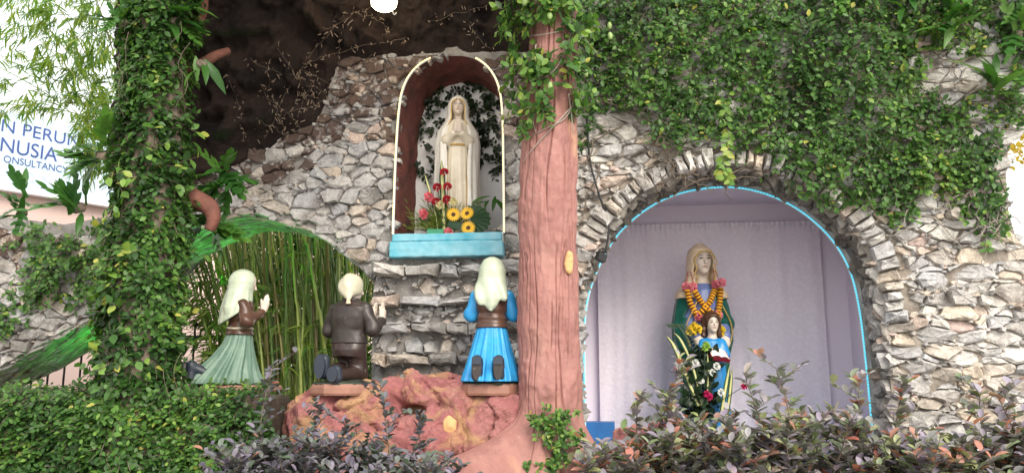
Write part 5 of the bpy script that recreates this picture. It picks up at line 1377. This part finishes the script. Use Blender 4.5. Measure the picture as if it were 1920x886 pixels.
for i, (x, Y, tp_, w_, tall) in enumerate(((480, 4.8, 795, 130, [(510, 690)]), (580, 4.75, 790, 130, [(600, 762)]), (690, 4.75, 800, 140, [(712, 715), (650, 790)]), (790, 4.75, 825, 120, [(800, 780)]))):
    shrub(['dark purple shrub at the end of the overgrown low wall', 'dark purple shrub below the statue in the dark jacket', 'dark purple shrub with one tall thin shoot before the rock hollow', 'dark purple shrub beside the left root of the pink tree'][i].replace('left root', 'spreading root'), x, Y, tp_, w_, 14, 'shrub_dark', 200 + i, .056, .03, 150, GD, tall)

# ================================================================== beyond the wall: pink building, sign, fence, bamboo
BA = Vector((-6.66, 9.0, 0)); BD = Vector((.64, .77, 0)).normalized(); BN = Vector((BD.y, -BD.x, 0))
def bw(px, py, out=0.):
    a_, b_, c_ = ray(px, py); o = Vector((0, 0, CAM_Z)); d = Vector((a_, b_, c_)); k = ((BA + BN * out) - o).dot(BN) / d.dot(BN); p = o + d * k
    return (p - BA).dot(BD), p.z
def bp(t, z, out=0.): return BA + BD * t + BN * out + Vector((0, 0, z))
zs0 = bw(0, 352)[1]; zs1 = bw(0, 212)[1]
bld = thing('shop_building', 'pale pink rendered shop building behind the bamboo', 'building', bp(5, 0))
def bbox(t0, t1, z0, z1, o0, o1):
    V = [bp(t, z, o) for t in (t0, t1) for o in (o0, o1) for z in (z0, z1)]
    return MB().add(V, [(0, 1, 3, 2), (4, 6, 7, 5), (0, 4, 5, 1), (2, 3, 7, 6), (0, 2, 6, 4), (1, 5, 7, 3)])
part('wall', bbox(-4, 16, 0, zs0 + .25, -6, 0), 'pink_render', bld)
part('roof_slab', bbox(-4.1, 16.1, zs0 + .25, zs0 + .37, -6.1, .08), 'white_wall', bld)
part('plinth', bbox(-4.02, 16.02, 0, .5, -6.02, .03), 'paving', bld)
for t0 in (4.6, 7.4, 10.2):
    part('window', bbox(t0, t0 + 1.4, 1.4, 2.7, -.05, .02), 'sign_white', bld)
sgn = thing('sign_board', 'light blue sign board with dark blue lettering on the pink building', 'sign', bp(1, zs0, .1))
t_end = bw(262, 330)[0]
part('panel', bbox(-1.6, t_end, zs0, zs1, .06, .14), 'sign_board', sgn)
part('frame', bbox(-1.62, t_end + .02, zs0 - .05, zs0 - .002, .05, .16), 'sign_white', sgn)
def lettering(txt, x0, x1, y0, y1, mat, serif=True):
    """flat letters on the board between two spots of it"""
    cu_ = bpy.data.curves.new('lettering', 'FONT'); cu_.body = txt; cu_.extrude = .0; cu_.offset = .004 if mat == 'sign_white' else 0.
    ob = bpy.data.objects.new('lettering', cu_); COL.objects.link(ob); bpy.context.view_layer.update()
    me = bpy.data.meshes.new_from_object(ob.evaluated_get(bpy.context.evaluated_depsgraph_get())); bpy.data.objects.remove(ob)
    co = np.array([v.co[:] for v in me.vertices]); lo, hi = co.min(0), co.max(0)
    ta, za = bw(x0, y0); tb, _ = bw(x1, y0); zc = bw(x0, y1)[1]
    for v in me.vertices:
        p = bp(ta + (v.co.x - lo[0]) / (hi[0] - lo[0]) * (tb - ta), za + (v.co.y - lo[1]) / (hi[1] - lo[1]) * (zc - za), .146); v.co = p
    me.materials.clear()
    part('lettering', me, mat, sgn)
lettering('N PERUN', -6, 142, 250, 227, 'sign_blue'); lettering('NUSIA', -8, 100, 287, 260, 'sign_blue'); lettering('ONSULTANCY', -2, 120, 307, 294, 'sign_blue'); lettering('SDN', 6, 95, 338, 316, 'sign_white')

fence = thing('iron_fence', 'black iron fence with spear tips behind the arch', 'fence', at(200, 700, 8.1))
FY = lambda px: 8.3 - (px / 400) * .3
for k, px in enumerate(list(range(-60, 470, 30))):
    b_ = at(px, 700, FY(px)); zt = at(px, 612, FY(px)).z
    part('bar', MB().tube([(b_.x, b_.y, BED - .05), (b_.x, b_.y, zt)], .011, 6), 'black_iron', fence)
    part('spear_tip', MB().lathe([(.008, 0), (.034, .012), (.02, .04), (.002, .085)], (b_.x, b_.y, zt), 6), 'black_iron', fence)
for py, h_ in ((634, .05), (735, .04)):
    a_, b_ = at(-70, 700, FY(-70)), at(470, 700, FY(470)); z = at(200, py, FY(200)).z
    d = b_ - a_; part('rail', MB().box((a_ + b_) / 2 * 1 + Vector((0, 0, z - (a_.z + b_.z) / 2)), (d.length, .03, h_), Matrix.Rotation(math.atan2(d.y, d.x), 3, 'Z')), 'black_iron', fence)

m, n, b, link = material('bamboo_cane'); co = geo_pos(n); r = rnd_src(n, 1)
c = ramp(n, r, [(0., (.09, .16, .03)), (.4, (.2, .3, .06)), (.75, (.36, .42, .10)), (.9, (.34, .27, .10)), (1., (.13, .10, .045))], link)
c = mixc(n, .4, c, ramp(n, noise_tex(n, co, 12, link, 4), [(.3, (.5, .5, .5)), (.7, (1.2, 1.2, 1.2))], link), link, 'MULTIPLY'); link(c, b.inputs['Base Color']); b.inputs['Roughness'].default_value = .4
def culm_mesh(seed, bend):
    rg_ = random.Random(seed); pts, rad = [], []; nseg = 13
    for i in range(nseg):
        t = i / nseg
        for e, k in ((0, 1.22), (.06, 1.), (.94, 1.)):
            u = (i + e) / nseg; pts.append(Vector((bend * u * u + .0016 * math.sin(i * 2.3 + seed), .002 * math.sin(i * 1.7 + seed), u))); rad.append(k * (1 - .62 * u))
    V = MB()
    V.tube([(p.x, p.y, p.z) for p in pts], [r_ * .0052 for r_ in rad], 7)
    me = V.mesh('culm', True); me.materials.append(MAT['bamboo_cane']); return me
CM = [culm_mesh(k, b_) for k, b_ in enumerate((-.05, -.02, 0, .02, .05))]
def culm(parent, b0, e, th=1., bend=None):
    d = e - b0; ln_ = d.length; z = d.normalized(); x = (Vector((1, 0, 0)) - z * z.x).normalized(); y = z.cross(x)
    m_ = Matrix((x, y, z)).transposed().to_4x4() @ Matrix.Diagonal((th * 4, th * 4, ln_, 1)); m_.translation = b0
    part('culm', rng.choice(CM), None, parent, M=m_)
def bamboo_leaves(parent, nodes, size, per, n_ind, bias):
    P, D, N_, S_ = [], [], [], []
    for p, d in nodes:
        for _ in range(per):
            o = (d + Vector((rng.gauss(0, .5), rng.gauss(0, .5), rng.gauss(-.25, .35)))).normalized(); P.append(p + d * rng.uniform(0, .06)); D.append(o); N_.append(Vector((rng.gauss(0, .4), rng.gauss(0, .4), 1)) + Vector((0, -.4, 0))); S_.append(size * rng.uniform(.6, 1.25))
    emit_leaves(parent, LONG, *(np.array([tuple(v) for v in a_]) for a_ in (P, D, N_)), np.array(S_), 'bamboo_leaf', n_ind, np.clip(nr.random(len(P)) * .7 + bias, 0, 1))
clump = thing('bamboo', 'dense clump of upright bamboo canes seen through the arch', 'bamboo', at(580, 760, 8.2))
nodes = []
for i in range(190):
    u = rng.uniform(-1, 1); Y = rng.uniform(7.75, 9.3); bx = at(575 + u * 105, 760, Y); bx.z = BED - .03
    tx = 575 + u * 120 - 30 + rng.gauss(0, 45) - (70 * rng.random() if u < -.3 else 0); e = at(tx, 300 + rng.uniform(-40, 60), Y + rng.gauss(0, .1)); culm(clump, bx, e, rng.uniform(.62, 1.1) * (1.0 if rng.random() < .75 else .5))
    if rng.random() < .75 and Y < 8.6:
        for _ in range(2):
            t = rng.uniform(.05, .75); p = bx.lerp(e, t); d = Vector((rng.gauss(0, 1), -.7 + rng.gauss(0, .4), rng.gauss(.2, .4))).normalized(); nodes += [(p + d * .12, d), (p + d * .22, d)]
for i in range(16):                                              # canes leaning to the left
    Y = rng.uniform(7.7, 8.6); bx = at(470 + rng.uniform(-10, 60), 760, Y); bx.z = BED; e = at(rng.uniform(330, 420), rng.uniform(380, 480), Y - .1); culm(clump, bx, e, rng.uniform(.5, .8))
    for _ in range(9):
        t = rng.uniform(.2, 1.); p = bx.lerp(e, t); d = Vector((-.6 + rng.gauss(0, .6), -.5, rng.gauss(0, .5))).normalized(); nodes += [(p + d * .1, d), (p + d * .2, d), (p + d * .28, d)]
bamboo_leaves(clump, nodes, .17, 4, 260, .3)
# added leaf backing deep in the clump, shade put into its dark tint
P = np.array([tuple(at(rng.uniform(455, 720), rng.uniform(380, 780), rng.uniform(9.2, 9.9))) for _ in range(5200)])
bamb2 = leaves_mesh('shade_leaves', LONG, P, nr.normal(0, 1, (len(P), 3)), nr.normal(0, 1, (len(P), 3)) + [0, 0, .5], nr.uniform(.15, .3, len(P)), nr.random(len(P)) * .3)
part('shade_leaves', bamb2, 'bamboo_leaf', clump)['kind'] = 'stuff'
lean = thing('bamboo', 'airy bamboo with leafy canes leaning out over the sign board', 'bamboo', at(330, 760, 8.4))
nodes = []
for x0, y0, x1, y1, x2, y2, Y in ((330, 700, 150, 230, -30, 110, 7.6), (330, 700, 235, 140, 90, 0, 7.5), (340, 700, 240, 260, 60, 60, 7.7), (330, 700, 230, 200, 150, -40, 7.8), (320, 700, 220, 300, 110, 180, 7.5), (335, 700, 260, 120, 220, -60, 7.6), (330, 700, 180, 170, 20, -20, 7.9), (340, 700, 200, 240, -40, 190, 7.7), (330, 700, 170, 120, 60, -60, 8.), (330, 700, 210, 90, 170, -30, 7.4)):
    c_ = catmull([at(x0, y0, Y + .6), at((x0 + x1) / 2 + 20, (y0 + y1) / 2, Y + .3), at(x1, y1, Y), at(x2, y2, Y - .2)], 10); part('culm', MB().tube(c_, [.014 - .011 * i / len(c_) for i in range(len(c_))], 6).mesh('culm', True), 'bamboo_cane', lean)
    for i in range(14, len(c_)):
        for _ in range(3):
            d = Vector((rng.gauss(-.4, .8), rng.gauss(-.2, .5), rng.gauss(-.1, .7))).normalized(); l_ = rng.uniform(.15, .5); q = catmull([c_[i], c_[i] + d * l_ * .5, c_[i] + d * l_ + Vector((0, 0, -.12 * l_))], 3)
            nodes += [(p, (d + Vector((0, 0, -.3))).normalized()) for p in q[2:] if p.z > at(0, 215 if p.x < at(150, 200, p.y).x else 330, p.y).z]
bamboo_leaves(lean, nodes, .13, 3, 240, .3)

# golden foliage of a tree past the wall end
gt = thing('golden_tree', 'golden leaved tree showing past the broken edge of the stone wall', 'tree', at(1960, 760, 9.5))
leafmat('gold_leaf', [(0., (.4, .26, .03)), (1., (.65, .5, .08))], trans=.4)
c0 = at(1935, 235, 9.5); part('trunk', MB().tube([Vector((c0.x + .3, 9.5, 0)), Vector((c0.x + .2, 9.5, 3)), c0 + Vector((.1, 0, 0))], [.1, .07, .03], 8), 'vine_wood', gt)
P = np.array(c0)[None] + nr.normal(0, 1, (900, 3)) * [.3, .3, .22]
o = part('crown', leaves_mesh('crown', LEAF, P, nr.normal(0, 1, (900, 3)), nr.normal(0, .5, (900, 3)) + [0, -.3, 1], nr.uniform(.06, .11, 900), nr.random(900)), 'gold_leaf', gt); o['kind'] = 'stuff'

# ================================================================== flowers
for nm_, c_ in (('carn_red', (.45, .015, .03)), ('carn_pink', (.75, .16, .2)), ('pale_yellow', (.82, .74, .4)), ('sun_yellow', (.85, .5, .03)), ('mari_orange', (.8, .38, .015)), ('white_pom', (.82, .84, .78)), ('green_mum', (.3, .5, .08)), ('garland_pink', (.8, .22, .28)), ('garland_yellow', (.85, .62, .04)), ('deep_pink', (.6, .02, .14)), ('dark_bead', (.1, .01, .02))):
    plain(nm_, c_, tuple(x * .7 for x in c_), 30, .6, 60, .2)
plain('palm_green', (.02, .06, .02), (.012, .04, .014), 10, .35); plain('leaf_cream', (.62, .6, .26), (.5, .5, .2), 12, .45); plain('tray_green', (.05, .3, .16)); plain('oasis_green', (.12, .19, .03), (.07, .12, .02), 30, .7)
def pom(mat, n_=46, seed=1, flat=.75):
    rg_ = np.random.default_rng(seed); d = unit(rg_.normal(0, 1, (n_, 3))); d[:, 1] = -np.abs(d[:, 1]) * .8 + .15 * d[:, 1]; d = unit(d)
    V, Fs = leaf_template(.75, .2, -.1, ((.0, .3), (.5, .9), (1., .75))); Fm = frames(unit(d + rg_.normal(0, .35, d.shape)), unit(rg_.normal(0, 1, d.shape)))
    A = np.einsum('nij,kj->nki', Fm, V) * .75 + d[:, None] * .3; k = len(V); FF = (Fs[None] + (np.arange(n_) * k)[:, None, None]).reshape(-1, 4)
    me = mesh_np('blossom', A.reshape(-1, 3) * [1, flat, 1], FF, True); me.materials.append(MAT[mat]); return me
def daisy(mat):
    V, Fs = leaf_template(.34, .1, .12, ((.1, .5), (.5, 1.), (1., .3))); a = np.linspace(0, 2 * math.pi, 18, endpoint=False); d = np.c_[np.cos(a), np.full(18, -.25), np.sin(a)]
    A = np.einsum('nij,kj->nki', frames(unit(d), np.tile([0, -1., 0], (18, 1))), V); k = len(V)
    me = mesh_np('blossom', A.reshape(-1, 3), (Fs[None] + (np.arange(18) * k)[:, None, None]).reshape(-1, 4), True); me.materials.append(MAT[mat]); return me
dc = MB().lathe([(.0, .0), (.2, .02), (.3, .12), (.28, .22)], (0, 0, 0), 12, Matrix.Rotation(R(-90), 3, 'X')).mesh('flower_centre', True); dc.materials.append(MAT['hair_brown'])
PM = {k: pom(k, seed=i) for i, k in enumerate(('carn_red', 'carn_pink', 'pale_yellow', 'white_pom', 'green_mum', 'garland_pink', 'garland_yellow', 'mari_orange', 'deep_pink'))}
DS = daisy('sun_yellow')
def bloom(t, mesh, p, s_, centre=False, stem_to=None, name='blossom'):
    m_ = Matrix.Translation(p) @ Matrix.Rotation(rng.uniform(-.4, .4), 4, 'X') @ Matrix.Rotation(rng.uniform(-.3, .3), 4, 'Z') @ Matrix.Scale(s_, 4); o = part(name, mesh, None, t, M=m_)
    if centre: part('flower_centre', dc, None, o, world=False, M=Matrix.Translation((0, -.25, 0)))
    if stem_to is not None: part('stem', MB().tube([p + Vector((0, .01, 0)), stem_to], .003, 5), 'palm_green', t)
def strap(t, pts, w_, mats=('palm_green', 'leaf_cream')):
    """a long striped leaf: green blade with a cream middle"""
    c_ = catmull(pts, 5)
    for k, (ww, mt_, dy) in enumerate(((w_, mats[0], 0), (w_ * .45, mats[1], -.004))):
        V = []; m_ = len(c_)
        for i, p in enumerate(c_):
            tg = (c_[min(i + 1, m_ - 1)] - c_[max(i - 1, 0)]).normalized(); sd_ = tg.cross(Vector((0, 1, 0))).normalized(); f_ = ww * min(1, (m_ - 1 - i) / m_ * 3 + .05); V += [p - sd_ * f_ + Vector((0, dy, 0)), p + Vector((0, dy - .004, 0)), p + sd_ * f_ + Vector((0, dy, 0))]
        part('striped_leaf' if not k else 'cream_stripe', MB().add(V, [q for i in range(m_ - 1) for q in ((i * 3, i * 3 + 1, i * 3 + 4, i * 3 + 3), (i * 3 + 1, i * 3 + 2, i * 3 + 5, i * 3 + 4))]).mesh('striped_leaf', True), mt_, t)
def no(px, py, off): return L(*wl(px, py, off), off)
NO = -.05
fa = thing('flower_arrangement', 'carnations and gerberas with a palm fan in a green tray on the niche sill', 'flowers', no(838, 440, NO))
hub = no(835, 432, NO - .03)
part('tray', MB().box(no(827, 437, NO), (.22, .12, .05)), 'tray_green', fa)
P = np.array([tuple(hub + Vector((rng.gauss(-.05, .1), rng.gauss(0, .03), abs(rng.gauss(.06, .065))))) for _ in range(1500)]); D = unit(P - np.array(hub - Vector((0, 0, .05))) + nr.normal(0, .05, P.shape))
leafmat('feather_green', [(0., (.06, .12, .015)), (.6, (.14, .2, .03)), (1., (.28, .3, .05))], trans=.3)
o = part('feathery_greens', leaves_mesh('feathery_greens', LONG, P, D, nr.normal(0, 1, P.shape), nr.uniform(.03, .07, len(P)), nr.random(len(P))), 'feather_green', fa); o['kind'] = 'stuff'
for k, s_, l_ in (('carn_red', .038, ((833, 323), (820, 351), (839, 350), (818, 378), (838, 374))), ('carn_pink', .045, ((804, 369), (794, 401), (841, 436))), ('pale_yellow', .038, ((825, 384), (850, 378)))):
    for x, y in l_: bloom(fa, PM[k], no(x, y, NO + .05), s_, stem_to=hub)
for x, y in ((850, 402), (876, 400), (878, 427)): bloom(fa, DS, no(x, y, NO + .07), .06, True, hub)
strap(fa, [no(833, 436, NO), no(831, 380, NO), no(829, 330, NO + .01), no(828, 300, NO + .01)], .026); strap(fa, [no(822, 436, NO), no(812, 380, NO), no(802, 345, NO), no(796, 326, NO)], .014)
# fan palm leaf
V, Fs = [], []; fc = no(888, 410, NO + .02)
for i in range(19):
    a_ = R(-80 + 190 * i / 18); r_ = .15 * (1 - .12 * (i % 2)); V.append(fc + Vector((r_ * math.cos(a_), -.012 * (i % 2), r_ * math.sin(a_) * .9 - .01)))
V.append(fc + Vector((-.03, -.02, 0))); part('palm_fan', MB().add(V, [(i, i + 1, 19) for i in range(18)]), 'palm_green', fa)
strap(fa, [no(840, 420, NO + .05), no(862, 424, NO + .07), no(880, 440, NO + .08)], .03, ('palm_green', 'palm_green'))

bpy.context.view_layer.update()
targets = [o for o in bpy.data.objects if o.parent == anne or (o.parent and o.parent.parent == anne)]
targets = [o for o in targets if o.type == 'MESH' and o.parent == anne and o.name.split('.')[0] in ('mantle', 'tunic', 'veil', 'body')]
def touch(px, py, objs, lift=.02):
    best = None; a_, b_, c_ = ray(px, py); O3 = Vector((0, 0, CAM_Z)); d = Vector((a_, b_, c_)).normalized()
    for ob in objs:
        mi = ob.matrix_world.inverted(); lo_ = mi @ O3; ld = (mi.to_3x3() @ d).normalized(); ok, p, nn_, _ = ob.ray_cast(lo_, ld)
        if ok:
            w_ = ob.matrix_world @ p
            if best is None or (w_ - O3).length < best: best = (w_ - O3).length
    if best is None: return no(px, py, -.75)
    return O3 + d * (best - lift)
bead = MB().lathe([(.3, -.36), (.85, -.3), (1., 0), (.85, .3), (.3, .36)], n=12).mesh('marigold', True); bead.materials.append(MAT['mari_orange'])
ring_ = MB().lathe([(.3, -.12), (.8, -.1), (.8, .1), (.3, .12)], n=10).mesh('dark_spacer', True); ring_.materials.append(MAT['dark_bead'])
def garland(label, strands, pinks, ends, cord):
    t = thing('garland', label, 'garland', touch(*strands[0][0], targets)); s_ = .029
    for st_ in strands:
        c_ = catmull([touch(x, y, targets, .035) for x, y in st_], 8); acc_ = [0.]
        for a_, b_ in zip(c_, c_[1:]): acc_.append(acc_[-1] + (b_ - a_).length)
        u = 0.
        while u < acc_[-1]:
            p = Vector([np.interp(u, acc_, [q[k] for q in c_]) for k in range(3)]); i = max(1, int(np.searchsorted(acc_, u))); tg = (c_[min(i, len(c_) - 1)] - c_[i - 1]).normalized(); x = tg.orthogonal().normalized()
            m_ = Matrix((x, tg.cross(x), tg)).transposed().to_4x4(); mm = m_ @ Matrix.Scale(s_, 4); mm.translation = p; part('marigold', bead, None, t, M=mm)
            mm = m_ @ Matrix.Scale(s_, 4); mm.translation = p + tg * s_ * .5; part('dark_spacer', ring_, None, t, M=mm); u += s_ * 1.0
    for x, y in pinks: bloom(t, PM['garland_pink'], touch(x, y, targets, .04), .042, name='pink_blossom')
    for x, y in ends: bloom(t, PM['garland_yellow'], touch(x, y, targets, .045), .05, name='yellow_blossom')
    plain('red_thread', (.45, .02, .03)) if 'red_thread' not in MAT else None
    for (x0, y0), (x1, y1) in cord: part('thread', MB().tube([touch(x0, y0, targets, .006), touch((x0 + x1) / 2, (y0 + y1) / 2, targets, .012), touch(x1, y1, targets, .02)], .003, 5), 'red_thread', t)
garland('marigold garland with pink rosettes over the saint\'s shoulder beside the tree, crossing the child', [[(1289, 545), (1294, 566), (1303, 584), (1309, 596)], [(1303, 546), (1315, 565), (1328, 580), (1338, 588)]], [(1286, 537), (1299, 537), (1310, 594)], [(1300, 613), (1306, 617), (1296, 619)], [((1290, 508), (1286, 533)), ((1295, 508), (1301, 533))])
garland('marigold garland with pink rosettes over the saint\'s outer shoulder, ending beside the child\'s hair', [[(1351, 541), (1350, 563), (1347, 584), (1346, 602)], [(1339, 545), (1332, 563), (1321, 578), (1308, 590)]], [(1341, 532), (1353, 529), (1346, 590)], [(1345, 616), (1350, 620), (1340, 622)], [((1338, 505), (1340, 530)), ((1341, 507), (1351, 530))])
AO = -.5
fb = thing('flower_arrangement', 'white pompon flowers and long striped leaves at the saint\'s feet', 'flowers', no(1320, 790, AO)); hub = no(1320, 770, AO)
for x, y in ((1305, 680), (1344, 686), (1336, 698), (1314, 712), (1352, 735)): bloom(fb, PM['white_pom'], no(x, y, AO), .032, stem_to=hub)
bloom(fb, PM['green_mum'], no(1322, 649, AO), .045, stem_to=hub); bloom(fb, PM['green_mum'], no(1276, 698, AO), .035, stem_to=hub)
for x, y in ((1325, 738), (1395, 724), (1331, 744)): bloom(fb, PM['deep_pink'], no(x, y, AO + .02), .03, stem_to=hub)
for pts, w_ in (([(1310, 760), (1285, 700), (1265, 650), (1248, 628)], .022), ([(1316, 760), (1300, 690), (1278, 640), (1262, 622)], .016), ([(1325, 770), (1328, 700), (1326, 660)], .014), ([(1352, 780), (1360, 730), (1368, 684)], .02), ([(1362, 780), (1368, 740), (1373, 688)], .018)): strap(fb, [no(x, y, AO - .02) for x, y in pts], w_)
P = np.array([tuple(no(rng.triangular(1272, 1352), rng.uniform(660, 790), AO - rng.uniform(0, .1))) for _ in range(420)])
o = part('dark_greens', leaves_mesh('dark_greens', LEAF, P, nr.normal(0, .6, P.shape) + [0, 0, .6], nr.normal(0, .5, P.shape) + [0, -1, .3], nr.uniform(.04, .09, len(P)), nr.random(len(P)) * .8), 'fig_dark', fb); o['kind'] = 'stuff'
for pts in ([(1310, 740), (1300, 660), (1280, 618), (1258, 615)], [(1300, 740), (1268, 735), (1240, 748)]):     # palm fronds
    c_ = catmull([no(x, y, AO - .03) for x, y in pts], 8); mb = MB()
    for i, p in enumerate(c_[4:]):
        for sx in (-1, 1): q = p + Vector((sx * .05, -.01, .04)); mb.add([p, (p + q) / 2 + Vector((0, 0, .008)), q, (p + q) / 2 - Vector((0, 0, .008))], [(0, 1, 2, 3)])
    part('palm_frond', mb.tube(c_, .003, 4), 'palm_green', fb)
